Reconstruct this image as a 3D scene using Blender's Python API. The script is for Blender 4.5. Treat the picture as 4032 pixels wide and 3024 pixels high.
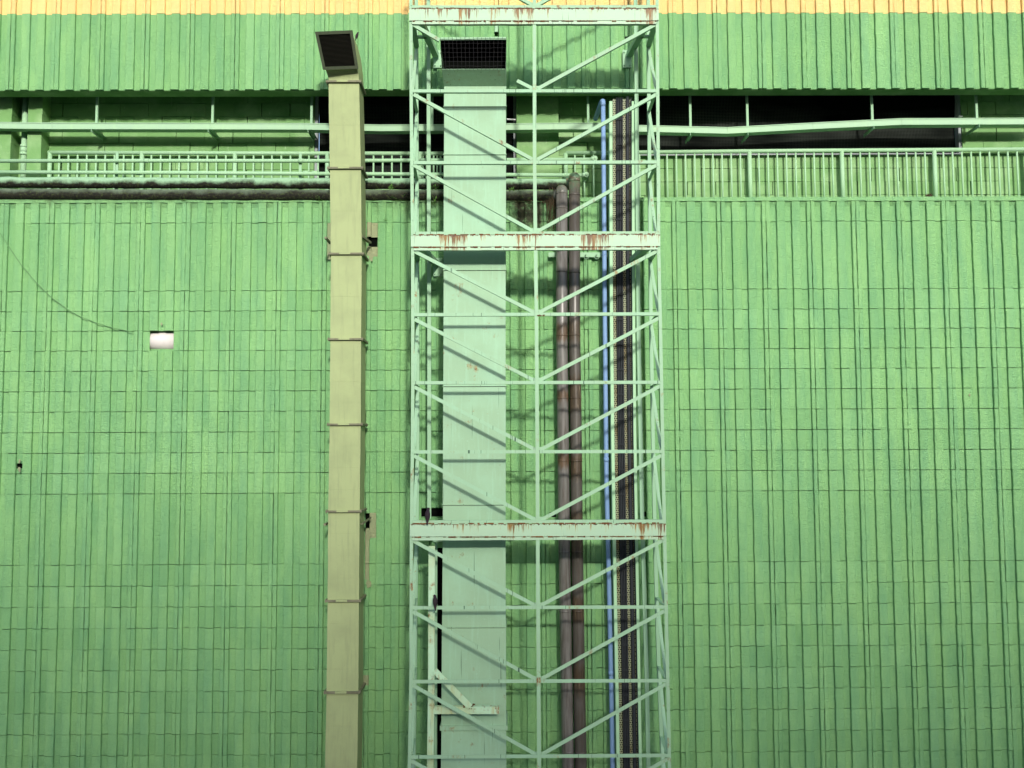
import bpy, math, random
from mathutils import Vector, Matrix
random.seed(7)
R = math.radians
for o in list(bpy.data.objects): bpy.data.objects.remove(o)
sc = bpy.context.scene
col = sc.collection

# ---------------------------------------------------------------- camera, sky, sun
CAM_Z = 6.6
CAMLOC = Vector((0.0, -9.25, CAM_Z))
F = 3650.0                       # focal length in photo pixels (4032 wide)
PITCH, YAW, ROLL = R(4.05), R(0.35), R(0.25)
cam = bpy.data.cameras.new('camera'); cam.sensor_width = 36; cam.lens = 36*F/4032
cam.clip_end = 500; cam.clip_start = 0.05
co = bpy.data.objects.new('camera', cam); col.objects.link(co); sc.camera = co
Mrot = (Matrix.Rotation(-YAW, 3, 'Z') @ Matrix.Rotation(R(90)+PITCH, 3, 'X') @ Matrix.Rotation(-ROLL, 3, 'Z'))
co.matrix_world = Matrix.Translation(CAMLOC) @ Mrot.to_4x4()

w = bpy.data.worlds.new("World"); sc.world = w; w.use_nodes = True
SUNV = Vector((-0.17, 1.0, -0.37)).normalized()       # the way the light travels
elev = math.asin(-SUNV.z); azim = math.atan2(-SUNV.x, -SUNV.y)
nt = w.node_tree; nt.nodes.clear()
sky = nt.nodes.new('ShaderNodeTexSky'); sky.sky_type = 'NISHITA'; sky.sun_disc = False
sky.sun_elevation = elev; sky.sun_rotation = azim; sky.dust_density = 2.0
bg = nt.nodes.new('ShaderNodeBackground'); bg.inputs[1].default_value = 0.15
ow = nt.nodes.new('ShaderNodeOutputWorld')
nt.links.new(sky.outputs[0], bg.inputs[0]); nt.links.new(bg.outputs[0], ow.inputs[0])
sl = bpy.data.lights.new('sun', 'SUN'); sl.energy = 2.2; sl.angle = R(3.6); sl.color = (1.0, 0.96, 0.88)
so = bpy.data.objects.new('sun', sl); col.objects.link(so)
so.rotation_euler = SUNV.to_track_quat('-Z', 'Y').to_euler(); so.location = (3, -30, 20)
sc.view_settings.view_transform = 'Standard'; sc.view_settings.look = 'None'
sc.view_settings.exposure = 0.92; sc.view_settings.gamma = 1

def P(x, y, Y):
    """world point on the plane Y seen at photo pixel x,y (4032x3024)"""
    d = Mrot @ Vector(((x-2016)/F, -(y-1512)/F, -1.0))
    t = (Y - CAMLOC.y)/d.y
    return CAMLOC + d*t
def PX(x, y, Y): return P(x, y, Y).x
def PZ(y, Y, x=2016): return P(x, y, Y).z

# ---------------------------------------------------------------- depths (metres; lower wall face is 0)
YF, YRR = -0.79, -0.25          # lattice tower: front face, rear face
YBACK = 0.45                    # block wall of the recess

# ---------------------------------------------------------------- node helpers
def srgb(r, g, b):
    f = lambda c: (c/255/12.92) if c/255 <= .04045 else ((c/255+.055)/1.055)**2.4
    return (f(r), f(g), f(b), 1)
class NT:
    def __init__(s, name):
        s.m = bpy.data.materials.new(name); s.m.use_nodes = True
        s.t = s.m.node_tree; s.b = s.t.nodes['Principled BSDF']
    def n(s, typ, **kw):
        q = s.t.nodes.new(typ)
        for k, v in kw.items():
            if k.startswith('i_'):
                q.inputs[k[2:]].default_value = v
            else: setattr(q, k, v)
        return q
    def l(s, a, b): s.t.links.new(a, b)
    def coord(s, scale=(1,1,1), out='Object', loc=(0,0,0)):
        c = s.n('ShaderNodeTexCoord'); m = s.n('ShaderNodeMapping')
        m.inputs['Scale'].default_value = scale; m.inputs['Location'].default_value = loc
        s.l(c.outputs[out], m.inputs[0]); return m.outputs[0]
    def noise(s, vec, scale, detail=4, rough=.55, dist=0):
        q = s.n('ShaderNodeTexNoise'); q.inputs['Scale'].default_value = scale
        q.inputs['Detail'].default_value = detail; q.inputs['Roughness'].default_value = rough
        q.inputs['Distortion'].default_value = dist
        s.l(vec, q.inputs['Vector']); return q.outputs[0]
    def ramp(s, fac, stops, interp='LINEAR'):
        q = s.n('ShaderNodeValToRGB'); q.color_ramp.interpolation = interp
        e = q.color_ramp.elements
        while len(e) > 1: e.remove(e[-1])
        e[0].position = stops[0][0]; e[0].color = stops[0][1] if not isinstance(stops[0][1], (int, float)) else (stops[0][1],)*3+(1,)
        for p, c in stops[1:]:
            x = e.new(p); x.color = c if not isinstance(c, (int, float)) else (c,)*3+(1,)
        s.l(fac, q.inputs[0]); return q.outputs[0]
    def mix(s, fac, a, b, mode='MIX'):
        q = s.n('ShaderNodeMix', data_type='RGBA', blend_type=mode)
        for inp, v in ((0, fac), (6, a), (7, b)):
            if isinstance(v, (float, int, tuple)): q.inputs[inp].default_value = v
            else: s.l(v, q.inputs[inp])
        return q.outputs[2]
    def math(s, op, a, b=0.0, clamp=False):
        q = s.n('ShaderNodeMath', operation=op, use_clamp=clamp)
        for i, v in enumerate((a, b)):
            if isinstance(v, (float, int)): q.inputs[i].default_value = v
            else: s.l(v, q.inputs[i])
        return q.outputs[0]
    def attr(s, name):
        q = s.n('ShaderNodeAttribute', attribute_name=name); return q.outputs['Fac']
    def bump(s, h, strength, dist=.01, prev=None):
        q = s.n('ShaderNodeBump'); q.inputs['Strength'].default_value = strength; q.inputs['Distance'].default_value = dist
        s.l(h, q.inputs['Height'])
        if prev is not None: s.l(prev, q.inputs['Normal'])
        return q.outputs[0]
    def done(s, color=None, rough=.6, normal=None, metal=0, spec=.3):
        if color is not None:
            if isinstance(color, tuple): s.b.inputs['Base Color'].default_value = color
            else: s.l(color, s.b.inputs['Base Color'])
        if isinstance(rough, (int, float)): s.b.inputs['Roughness'].default_value = rough
        else: s.l(rough, s.b.inputs['Roughness'])
        s.b.inputs['Metallic'].default_value = metal
        s.b.inputs['Specular IOR Level'].default_value = spec
        if normal is not None: s.l(normal, s.b.inputs['Normal'])
        return s.m

M = {}
def wall_paint(name, base, alt, dark, dirtcol=(.035, .04, .02, 1)):
    q = NT(name); v = q.coord()
    tone = q.attr('tone'); dirt = q.attr('dirt')
    big = q.noise(v, .9, 4, .6)
    vs = q.coord((3.0, 3.0, .55)); streak = q.noise(vs, 2.2, 5, .65)
    c = q.mix(q.ramp(streak, [(.42, 0.0), (.66, 1.0)]), base, alt)
    c = q.mix(q.math('MULTIPLY', q.ramp(big, [(.40, 0.0), (.62, 1.0)]), .35), c, alt)
    c = q.mix(q.math('MULTIPLY', tone, .28), c, dark)
    fine = q.noise(v, 60, 4, .7)
    c = q.mix(q.ramp(fine, [(.3, .16), (.55, 0.0)]), c, dark)
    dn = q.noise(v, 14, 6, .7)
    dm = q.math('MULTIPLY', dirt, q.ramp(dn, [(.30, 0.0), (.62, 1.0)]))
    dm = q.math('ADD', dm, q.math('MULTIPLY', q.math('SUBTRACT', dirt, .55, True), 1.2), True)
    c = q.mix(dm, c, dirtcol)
    vb = q.coord((1, 1, 1.9))
    b1 = q.noise(vb, 34, 5, .62, 1.6); b2 = q.noise(v, 150, 3, .6)
    nrm = q.bump(b1, .85, .017); nrm = q.bump(b2, .35, .006, nrm)
    return q.done(c, .62, nrm, spec=.25)
M['green'] = wall_paint('green_masonry_paint', (.250, .495, .200, 1), (.180, .400, .185, 1), (.085, .250, .070, 1))
M['yellow'] = wall_paint('yellow_masonry_paint', (.86, .63, .26, 1), (.82, .57, .23, 1), (.58, .42, .14, 1))
M['primer'] = wall_paint('bare_render', (.33, .37, .21, 1), (.26, .33, .18, 1), (.25, .24, .14, 1))
q = NT('block_paint'); v = q.coord(); tone = q.attr('tone')
c = q.mix(q.math('MULTIPLY', tone, .45), (.150, .310, .105, 1), (.090, .215, .062, 1))
n1 = q.noise(v, 3, 5, .6); c = q.mix(q.ramp(n1, [(.45, 0.0), (.7, .5)]), c, (.32, .48, .25, 1))
n2 = q.noise(q.coord((6, 6, 1.2)), 6, 4, .6)
c = q.mix(q.ramp(n2, [(.66, 0.0), (.74, .45)]), c, (.45, .62, .38, 1))
M['block'] = q.done(c, .6, q.bump(q.noise(v, 30, 5, .6), .35, .008), spec=.25)

def paint(name, base, dirt=(.25, .36, .28, 1), amt=.35, rough=.45, scratches=0, rust=0.0, bumpy=.12):
    q = NT(name); v = q.coord()
    n1 = q.noise(v, 2.5, 5, .6); c = q.mix(q.ramp(n1, [(.45, 0.0), (.75, amt)]), base, dirt)
    vs = q.coord((9, 9, .8)); n2 = q.noise(vs, 3, 4, .6)
    c = q.mix(q.ramp(n2, [(.52, 0.0), (.72, amt*.8)]), c, dirt)
    n4 = q.noise(v, 45, 3, .6); c = q.mix(q.ramp(n4, [(.62, 0.0), (.74, amt*.7)]), c, dirt)
    if scratches:
        vx = q.coord((55, 55, 1.0)); n5 = q.noise(vx, 1.4, 2, .4)
        c = q.mix(q.ramp(n5, [(.735 - .02*scratches, 0.0), (.76 - .02*scratches, .85)]), c, (.015, .05, .035, 1))
    if rust:
        n6 = q.noise(v, 5.5, 6, .7); n7 = q.noise(q.coord((14, 14, 2)), 3, 4, .7)
        m = q.math('MULTIPLY', q.ramp(n6, [(.62-rust*.1, 0.0), (.70-rust*.1, 1.0)]), q.ramp(n7, [(.42, 0.0), (.6, 1.0)]))
        c = q.mix(m, c, q.ramp(q.noise(v, 30, 4), [(.35, (.34, .22, .08, 1)), (.6, (.17, .06, .02, 1))]))
    nr = q.bump(q.noise(v, 22, 4, .6), bumpy, .006); nr = q.bump(q.noise(v, 3.2, 2, .5), .25, .02, nr)
    return q.done(c, min(1, rough+.14), nr, spec=.16)
M['mint'] = paint('mint_steel_paint', (.285, .455, .295, 1), (.31, .56, .36, 1), .35, .42, 1, .35)
M['mint_scr'] = paint('mint_scratched_paint', (.285, .455, .295, 1), (.30, .55, .38, 1), .4, .42, 3, .25)
M['mint_plain'] = paint('mint_paint', (.275, .455, .29, 1), (.28, .50, .30, 1), .4, .45)
M['mint_duct'] = paint('mint_duct_paint', (.275, .430, .28, 1), (.33, .56, .39, 1), .55, .48, 1, .14, .10)
M['rail'] = paint('railing_paint', (.31, .50, .31, 1), (.27, .50, .26, 1), .5, .4)
M['tray'] = paint('tray_paint', (.30, .47, .31, 1), (.34, .55, .30, 1), .5, .35)
M['beige'] = paint('beige_duct_paint', (.315, .375, .185, 1), (.235, .28, .145, 1), .75, .5, 0, 0, .08)
M['beige_shaded'] = paint('shaded_hood_metal', (.060, .075, .045, 1), (.03, .045, .025, 1), .6, .5)  # shade on the downturned hood frame, put into a darker colour
M['flange'] = paint('flange_metal', (.20, .20, .13, 1), (.08, .08, .05, 1), .7, .45)
M['blue'] = paint('blue_pipe_plastic', (.20, .325, .54, 1), (.16, .26, .43, 1), .35, .35)
M['pvc'] = paint('white_plastic_pipe', (.60, .57, .545, 1), (.52, .47, .43, 1), .3, .35)
M['cable'] = paint('dark_cable_sheath', (.030, .034, .038, 1), (.02, .022, .024, 1), .4, .4)
M['cream'] = paint('cream_steel', (.55, .62, .38, 1), (.40, .36, .18, 1), .5, .5)
M['strutch'] = paint('pale_green_channel', (.37, .60, .37, 1), (.25, .44, .24, 1), .4, .45)
M['black'] = NT('interior_shade').done((.004, .005, .004, 1), 1.0, spec=0.0)  # near-black colour standing in for shade in deep places
M['rustmetal'] = paint('rust_scale', (.10, .035, .015, 1), (.25, .12, .04, 1), .6, .9, 0, 0, .6)
M['wire'] = NT('painted_wire').done((.12, .26, .10, 1), .6)
M['zinc'] = NT('galvanised_clip').done((.45, .5, .47, 1), .4, None, .6)
M['feather'] = paint('dark_feathers', (.022, .016, .022, 1), (.05, .035, .03, 1), .5, .6)
M['leg'] = NT('bird_leg_skin').done((.35, .30, .08, 1), .6)
M['leaf'] = paint('weed_leaf', (.10, .24, .05, 1), (.20, .30, .08, 1), .6, .6)
M['root'] = paint('dead_roots', (.045, .035, .02, 1), (.12, .09, .05, 1), .6, .9)
M['white'] = NT('white_batten').done((.8, .82, .85, 1), .4)
M['ground'] = paint('asphalt', (.06, .06, .058, 1), (.09, .09, .085, 1), .5, .9)
M['shade_block_grey'] = paint('shade_block_paint', (.40, .40, .38, 1), (.30, .30, .28, 1), .5, .8)
# insect screen: dark cloth with a fine paler grid
q = NT('insect_screen'); v = q.coord()
sx = q.n('ShaderNodeSeparateXYZ'); q.l(v, sx.inputs[0])
gx = q.math('GREATER_THAN', q.math('FRACT', q.math('MULTIPLY', sx.outputs[0], 62)), .72)
gz = q.math('GREATER_THAN', q.math('FRACT', q.math('MULTIPLY', sx.outputs[2], 62)), .72)
g = q.math('MAXIMUM', gx, gz)
big = q.ramp(q.noise(q.coord((.35, 1, 1.6)), 1.9, 3, .5), [(.40, .0), (.62, 1.0)])
M['screen'] = q.done(q.mix(q.math('MULTIPLY', g, big), (.002, .003, .0025, 1), (.055, .065, .055, 1)), .9, spec=.05)
# perforated tray rail
q = NT('perforated_strip'); v = q.coord((1, 1, 1))
sx = q.n('ShaderNodeSeparateXYZ'); q.l(v, sx.inputs[0])
cz = q.math('MULTIPLY', sx.outputs[2], 48.0); row = q.math('FLOOR', cz)
fz = q.math('FRACT', cz)
off = q.math('MULTIPLY', q.math('MODULO', row, 2.0), .5)
fx = q.math('FRACT', q.math('ADD', q.math('MULTIPLY', sx.outputs[0], 52.0), off))
hole = q.math('MULTIPLY', q.math('LESS_THAN', fz, .5), q.math('GREATER_THAN', fx, .36))
cc = q.mix(q.ramp(q.noise(q.coord((1, 1, .6)), 5, 4, .7), [(.5, 0.0), (.62, .9)]), (.25, .28, .17, 1), (.12, .09, .03, 1))
M['perf'] = q.done(q.mix(hole, cc, (.012, .014, .008, 1)), .6)
# grille of the beige hood: horizontal louvre blades with wire between
def zramp_pipe(name, light, darkc, bands, ztop, zbot, seed):
    """pipe whose brown wet stains gather above its joints"""
    q = NT(name); v = q.coord((1, 1, 1), loc=(seed, 0, 0))
    geo = q.n('ShaderNodeTexCoord'); sx = q.n('ShaderNodeSeparateXYZ'); q.l(geo.outputs['Object'], sx.inputs[0])
    n = q.noise(q.coord((14, 14, 3), loc=(seed, 0, 0)), 2.0, 5, .6)
    z = q.math('ADD', sx.outputs[2], q.math('MULTIPLY', q.math('SUBTRACT', n, .5), .16))
    t = q.math('DIVIDE', q.math('SUBTRACT', z, zbot), ztop-zbot)
    m = q.ramp(t, bands)
    n2 = q.noise(q.coord((30, 30, 2.2), loc=(seed, 0, 0)), 1.6, 5, .65)
    m2 = q.math('MULTIPLY', q.ramp(n2, [(.44, 0.0), (.66, .9)]), .8)
    c = q.mix(q.noise(v, 9, 4), light, tuple(x*.72 for x in light[:3])+(1,))
    c = q.mix(m2, c, (.045, .034, .022, 1))
    c = q.mix(m, c, q.ramp(q.noise(q.coord((40, 40, 5)), 1.2, 4, .7), [(.35, darkc), (.62, tuple(x*2.2 for x in darkc[:3])+(1,)), (.75, (.30, .25, .18, 1))]))
    topm = q.ramp(t, [(.945, 0.0), (.965, .55), (.975, .9)])
    c = q.mix(topm, c, q.ramp(q.noise(v, 22, 4), [(.4, (.10, .19, .10, 1)), (.62, (.16, .13, .08, 1))]))
    return q.done(c, .36, q.bump(q.noise(v, 30, 4), .1, .004), spec=.5)
# mossy pipes
def mossy(name, top, seed, lo, hi):
    q = NT(name); v = q.coord((1, 1, 1), loc=(seed, 0, 0))
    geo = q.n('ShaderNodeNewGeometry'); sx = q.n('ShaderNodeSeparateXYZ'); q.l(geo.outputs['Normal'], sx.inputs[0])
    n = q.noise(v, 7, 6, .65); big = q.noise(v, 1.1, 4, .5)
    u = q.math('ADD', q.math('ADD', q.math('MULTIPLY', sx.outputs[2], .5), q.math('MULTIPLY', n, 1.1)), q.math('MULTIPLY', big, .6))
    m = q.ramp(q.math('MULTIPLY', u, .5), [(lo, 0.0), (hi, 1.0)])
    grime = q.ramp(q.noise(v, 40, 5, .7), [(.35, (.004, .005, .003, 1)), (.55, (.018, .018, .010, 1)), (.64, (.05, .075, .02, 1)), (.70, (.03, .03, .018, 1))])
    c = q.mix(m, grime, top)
    sp = q.ramp(q.noise(v, 24, 5, .8), [(.71, 0.0), (.74, 1.0)])
    c = q.mix(q.math('MULTIPLY', sp, q.ramp(big, [(.5, 0.0), (.6, .8)])), c, (.55, .55, .5, 1))
    return q.done(c, .8, q.bump(q.noise(v, 55, 6, .75), .8, .012))
M['moss_top'] = mossy('mossy_green_pipe', (.26, .44, .27, 1), 0, .33, .52)
M['moss_low'] = mossy('mossy_grey_pipe', (.12, .165, .11, 1), 5.3, .41, .66)
# rusty beam web: streaks run down from the top seam
def rusty(name, seed, thr=.5):
    q = NT(name)
    base = q.mix(q.ramp(q.noise(q.coord(), 3, 4), [(.4, 0.0), (.7, .6)]), (.335, .50, .35, 1), (.345, .50, .335, 1))
    a = q.attr('down')                                      # 0 at the top seam, 1 at the foot
    cx = q.coord((1, 0, .04), loc=(seed, 0, 0))
    n1 = q.noise(cx, 46, 4, .8); n0 = q.noise(cx, 2.6, 3, .6); n3 = q.noise(cx, 9, 3, .6)
    dens = q.math('MULTIPLY', q.math('SUBTRACT', n0, thr), 1.5)
    lenv = q.math('ADD', n1, dens)
    s = q.math('SUBTRACT', lenv, q.math('MULTIPLY', a, .13))
    halo = q.ramp(s, [(.53, 0.0), (.62, .42), (.72, .65)])
    core = q.ramp(s, [(.585, 0.0), (.64, .95)])
    c = q.mix(halo, base, (.42, .43, .23, 1))
    c = q.mix(core, c, q.ramp(n3, [(.4, (.25, .13, .020, 1)), (.52, (.13, .058, .010, 1)), (.62, (.06, .028, .018, 1))]))
    # scale of rust along the top and the bottom seam
    nn = q.noise(q.coord((1, 1, 1), loc=(seed, 0, 0)), 26, 5, .75)
    eb = q.math('ADD', q.math('SUBTRACT', .09, a), q.math('MULTIPLY', q.math('SUBTRACT', nn, .52), .9))
    eb2 = q.math('ADD', q.math('SUBTRACT', a, .955), q.math('MULTIPLY', q.math('SUBTRACT', nn, .56), .6))
    em = q.ramp(q.math('MAXIMUM', eb, eb2), [(.02, 0.0), (.07, 1.0)])
    c = q.mix(em, c, q.ramp(q.noise(q.coord(), 60, 3), [(.4, (.03, .012, .008, 1)), (.6, (.12, .045, .02, 1))]))
    sc_ = q.ramp(q.noise(q.coord((60, 60, 1.2), loc=(seed, 0, 0)), 1.3, 2, .4), [(.70, 0.0), (.73, .8)])
    c = q.mix(sc_, c, (.05, .10, .05, 1))
    return q.done(c, .5, q.bump(nn, .25, .004), spec=.3)
M['rust1'] = rusty('rust_streaked_mint', 0.0, .45); M['rust2'] = rusty('rust_streaked_mint', 3.7, .465)
M['rust3'] = rusty('rust_streaked_mint', 11.3, .42)

# ---------------------------------------------------------------- mesh helpers
class MB:
    def __init__(s): s.v = []; s.f = []; s.sm = []; s.att = {}; s.mi = []
    def add(s, vs, fs, smooth=False, mi=0):
        o = len(s.v); s.v += [tuple(v) for v in vs]
        s.f += [tuple(i+o for i in f) for f in fs]; s.sm += [smooth]*len(fs); s.mi += [mi]*len(fs)
        return o
    def box(s, x0, x1, y0, y1, z0, z1, **k):
        vs = [(x0,y0,z0),(x1,y0,z0),(x1,y1,z0),(x0,y1,z0),(x0,y0,z1),(x1,y0,z1),(x1,y1,z1),(x0,y1,z1)]
        s.add(vs, [(0,3,2,1),(4,5,6,7),(0,1,5,4),(1,2,6,5),(2,3,7,6),(3,0,4,7)], **k)
    def hexa(s, a, b, **k):
        """a, b: four corners each, same winding"""
        s.add(list(a)+list(b), [(3,2,1,0),(4,5,6,7),(0,1,5,4),(1,2,6,5),(2,3,7,6),(3,0,4,7)], **k)
    def bar(s, p0, p1, wd, th, off=0.0, up=None, **k):
        """rectangular bar p0->p1; wd in the picture-facing plane, th along +Y from the given point"""
        p0 = Vector(p0); p1 = Vector(p1); d = (p1-p0).normalized()
        n = Vector((0, 1, 0)) if up is None else Vector(up)
        n = (n - d*n.dot(d)).normalized(); sdir = d.cross(n).normalized()
        a = [p0+sdir*wd/2+n*off, p0-sdir*wd/2+n*off, p0-sdir*wd/2+n*(off+th), p0+sdir*wd/2+n*(off+th)]
        b = [q_+(p1-p0) for q_ in a]
        s.hexa(a, b, **k)
    def angle(s, p0, p1, wd, leg=.032, t=.005, side=1, n=None):
        """L section: a face towards the viewer and a leg going back at its lower/outer edge"""
        p0 = Vector(p0); p1 = Vector(p1); d = (p1-p0).normalized()
        nn = Vector((0, 1, 0)) if n is None else Vector(n)
        nn = (nn-d*nn.dot(d)).normalized(); sd = d.cross(nn).normalized()
        if abs(sd.z) > .1 and sd.z > 0: sd = -sd
        elif abs(sd.z) <= .1 and sd.x < 0: sd = -sd
        sd = sd*side
        def sec(p): return [p-sd*wd/2, p+sd*wd/2, p+sd*wd/2+nn*t, p-sd*wd/2+nn*t]
        s.hexa(sec(p0), sec(p1))
        def sec2(p): return [p+sd*(wd/2-t)+nn*t, p+sd*wd/2+nn*t, p+sd*wd/2+nn*leg, p+sd*(wd/2-t)+nn*leg]
        s.hexa(sec2(p0), sec2(p1))
    def tube(s, pts, r, n=14, caps=True, smooth=True):
        pts = [Vector(p) for p in pts]; rings = []
        ref = None
        for i, p in enumerate(pts):
            d = (pts[min(i+1, len(pts)-1)]-pts[max(i-1, 0)]).normalized()
            if ref is None:
                ref = Vector((0, 0, 1)) if abs(d.z) < .9 else Vector((1, 0, 0))
            u = (ref-d*ref.dot(d)).normalized(); ref = u; v_ = d.cross(u)
            rr = r[i] if isinstance(r, (list, tuple)) else r
            rings.append([p+u*math.cos(2*math.pi*k/n)*rr+v_*math.sin(2*math.pi*k/n)*rr for k in range(n)])
        vs = [q_ for rg in rings for q_ in rg]; fs = []
        for i in range(len(rings)-1):
            for k in range(n):
                a = i*n+k; b = i*n+(k+1) % n; fs.append((a, b, b+n, a+n))
        o = s.add(vs, fs, smooth)
        if caps:
            s.f.append(tuple(o+k for k in range(n-1, -1, -1))); s.sm.append(False); s.mi.append(0)
            e = o+(len(rings)-1)*n
            s.f.append(tuple(e+k for k in range(n))); s.sm.append(False); s.mi.append(0)
    def build(s, name, mat, parent=None, attrs=None):
        me = bpy.data.meshes.new(name); me.from_pydata(s.v, [], s.f)
        mats = mat if isinstance(mat, (list, tuple)) else [mat]
        for m in mats: me.materials.append(m)
        me.polygons.foreach_set('use_smooth', s.sm); me.polygons.foreach_set('material_index', s.mi)
        for k, vals in (attrs or {}).items():
            a = me.attributes.new(k, 'FLOAT', 'POINT'); a.data.foreach_set('value', vals)
        me.update(); o = bpy.data.objects.new(name, me); col.objects.link(o)
        if parent is not None: o.parent = parent; o.matrix_parent_inverse = Matrix.Translation(-parent.location)
        return o
def tag(o, label, cat, group=None):
    o['label'] = label; o['category'] = cat
    if group: o['group'] = group
    return o
def thing(name, loc, label, cat, group=None):
    o = bpy.data.objects.new(name, None); o.location = loc; o.empty_display_size = .1; col.objects.link(o)
    return tag(o, label, cat, group)
def lerp(a, b, t): return a+(b-a)*t
def interp(tab, x):
    if x <= tab[0][0]: (x0, y0), (x1, y1) = tab[0], tab[1]
    elif x >= tab[-1][0]: (x0, y0), (x1, y1) = tab[-2], tab[-1]
    else:
        for i in range(len(tab)-1):
            if tab[i][0] <= x <= tab[i+1][0]: (x0, y0), (x1, y1) = tab[i], tab[i+1]; break
    return y0+(y1-y0)*(x-x0)/(x1-x0)
def arc(p0, c, p1, n=6):
    p0, c, p1 = Vector(p0), Vector(c), Vector(p1)
    return [p0*(1-t)**2+c*2*t*(1-t)+p1*t*t for t in [i/n for i in range(n+1)]]

# ================================================================ GROUND and an added shade block out of view
g = MB(); g.box(-150, 150, -260, 60, -.3, 0)
go = g.build('ground', M['ground']); go['kind'] = 'structure'
ZSH = PZ(2330, 0)
sb_y = -78.0  # unseen block, added only to cast shade on the lower wall
sb = thing('shade_block', (0, sb_y, 0), 'plain grey block added out of view to shade the foot of the green wall', 'building')
hh = ZSH + 0.37*78
g = MB(); g.box(-70, 70, sb_y-12, sb_y, 0, hh); g.build('wall', M['shade_block_grey'], sb)  # body of the added shade block
g = MB(); g.box(-70.3, 70.3, sb_y-12.3, sb_y-11.7+.0, hh+.003, hh+.12); g.build('shade_block_edge', M['shade_block_grey'], sb)

# ================================================================ GREEN BUILDING
bld = thing('building', (0, 0, 0), 'green ribbed block factory building with a yellow band on top and a recessed gallery', 'building')
RT = [(0, -16.4), (21, 1250), (25, 1485), (26, 1543), (34, 2009), (39, 2300.7), (45, 2653), (68, 4023.4)]
RX = {}
def ribx(i):
    if i not in RX: RX[i] = PX(interp(RT, i), 1301, 0)
    return RX[i]
DEP = .028
def ribbed(name, ztops, i0, i1, matfn, mats, hole=None, dirtfn=None, gapscale=1.0, vj=True, split=None):
    """ztops: descending list of joint heights; real ribs, joints and ragged arrises"""
    mb = MB(); tone = []; dirt = []
    rnd = random.Random(hash(name) % 1000 if False else len(ztops)*31+i1)
    blk = {}
    for r_ in range(len(ztops)-1):
        zt, zb = ztops[r_], ztops[r_+1]
        for i in range(i0, i1):
            X0, X3 = ribx(i), ribx(i+1); X1 = X0+(X3-X0)*.555
            pieces = []
            if vj and (i % 3) == 0:
                xm = X0+(X3-X0)*.27; gj = rnd.choice((.0008, .003, .0045, .006))
                pieces += [(X0, xm-gj/2, 0, 1, 1), (xm+gj/2, X1, 0, 1, 1)]
            else: pieces += [(X0, X1, 0, 1, 1)]
            pieces += [(X1, X3, 1, 0, 0)]
            b = (r_, (i-1)//3)
            if b not in blk: blk[b] = (rnd.random(), rnd.uniform(-.002, .002), rnd.uniform(0, 1))
            bt, by, bg_ = blk[b]
            for (xa, xb, rec, sl_, sr_) in pieces:
                g1 = (.0015 if rnd.random() < .24 else rnd.uniform(.0035, .0078))*gapscale
                if r_ == 0: g1 = 0.0
                top = zt-g1; bot = zb+.0004
                n = max(2, int(round((top-bot)/.05)))
                yb = (DEP if rec else 0)+by+rnd.uniform(-.0012, .0012)
                rows = []
                for k in range(n+1):
                    z = lerp(top, bot, k/n)
                    jl = rnd.uniform(-.0022, .0022); jr = rnd.uniform(-.0022, .0022)
                    if rec: jl = jr = 0
                    yc_ = -.021 if (rec and r_ == 0 and k == 0 and name == 'lower_wall') else 0
                    jy = rnd.uniform(-.0012, .0012)
                    rows.append((z, xa+jl, xb+jr, yb+jy+(yc_ if rec else 0)))
                t_ = min(1, max(0, bt*.75+rnd.uniform(-.1, .25)))
                for k in range(n):
                    z0, xl0, xr0, y0 = rows[k]; z1, xl1, xr1, y1 = rows[k+1]
                    zc = (z0+z1)/2; xc = (xa+xb)/2
                    if hole and hole(xc, zc): continue
                    mi = matfn(xc, zc)
                    dy = DEP+.006
                    if rec:
                        vs = [(xl0, y0, z0), (xr0, y0, z0), (xr1, y1, z1), (xl1, y1, z1)]; fs = [(0, 3, 2, 1)]
                    else:
                        c = .0050
                        vs = [(xl0+c, y0, z0), (xr0-c, y0, z0), (xr1-c, y1, z1), (xl1+c, y1, z1),
                              (xl0, dy, z0), (xr0, dy, z0), (xr1, dy, z1), (xl1, dy, z1),
                              (xl0, y0+c, z0), (xr0, y0+c, z0), (xr1, y1+c, z1), (xl1, y1+c, z1)]
                        fs = [(0, 3, 2, 1), (1, 2, 10, 9), (9, 10, 6, 5), (0, 8, 11, 3), (8, 4, 7, 11)]
                        if k == 0: fs.append((0, 1, 9, 5, 4, 8))
                        if k == n-1: fs.append((3, 11, 7, 6, 10, 2))
                    if rec and k == 0:
                        o = len(vs); vs += [(xl0, .055, z0), (xr0, .050, z0)]; fs.append((0, 1, o+1, o))
                    if rec and k == n-1:
                        o = len(vs); vs += [(xl1, .050, z1), (xr1, .050, z1)]; fs.append((3, o, o+1, 2))
                    mb.add(vs, fs, mi=mi)
                    for vv in vs:
                        tone.append(t_); dirt.append(dirtfn(vv[0], vv[2]) if dirtfn else 0.0)
    return mb.build(name, mats, bld, {'tone': tone, 'dirt': dirt})

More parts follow.
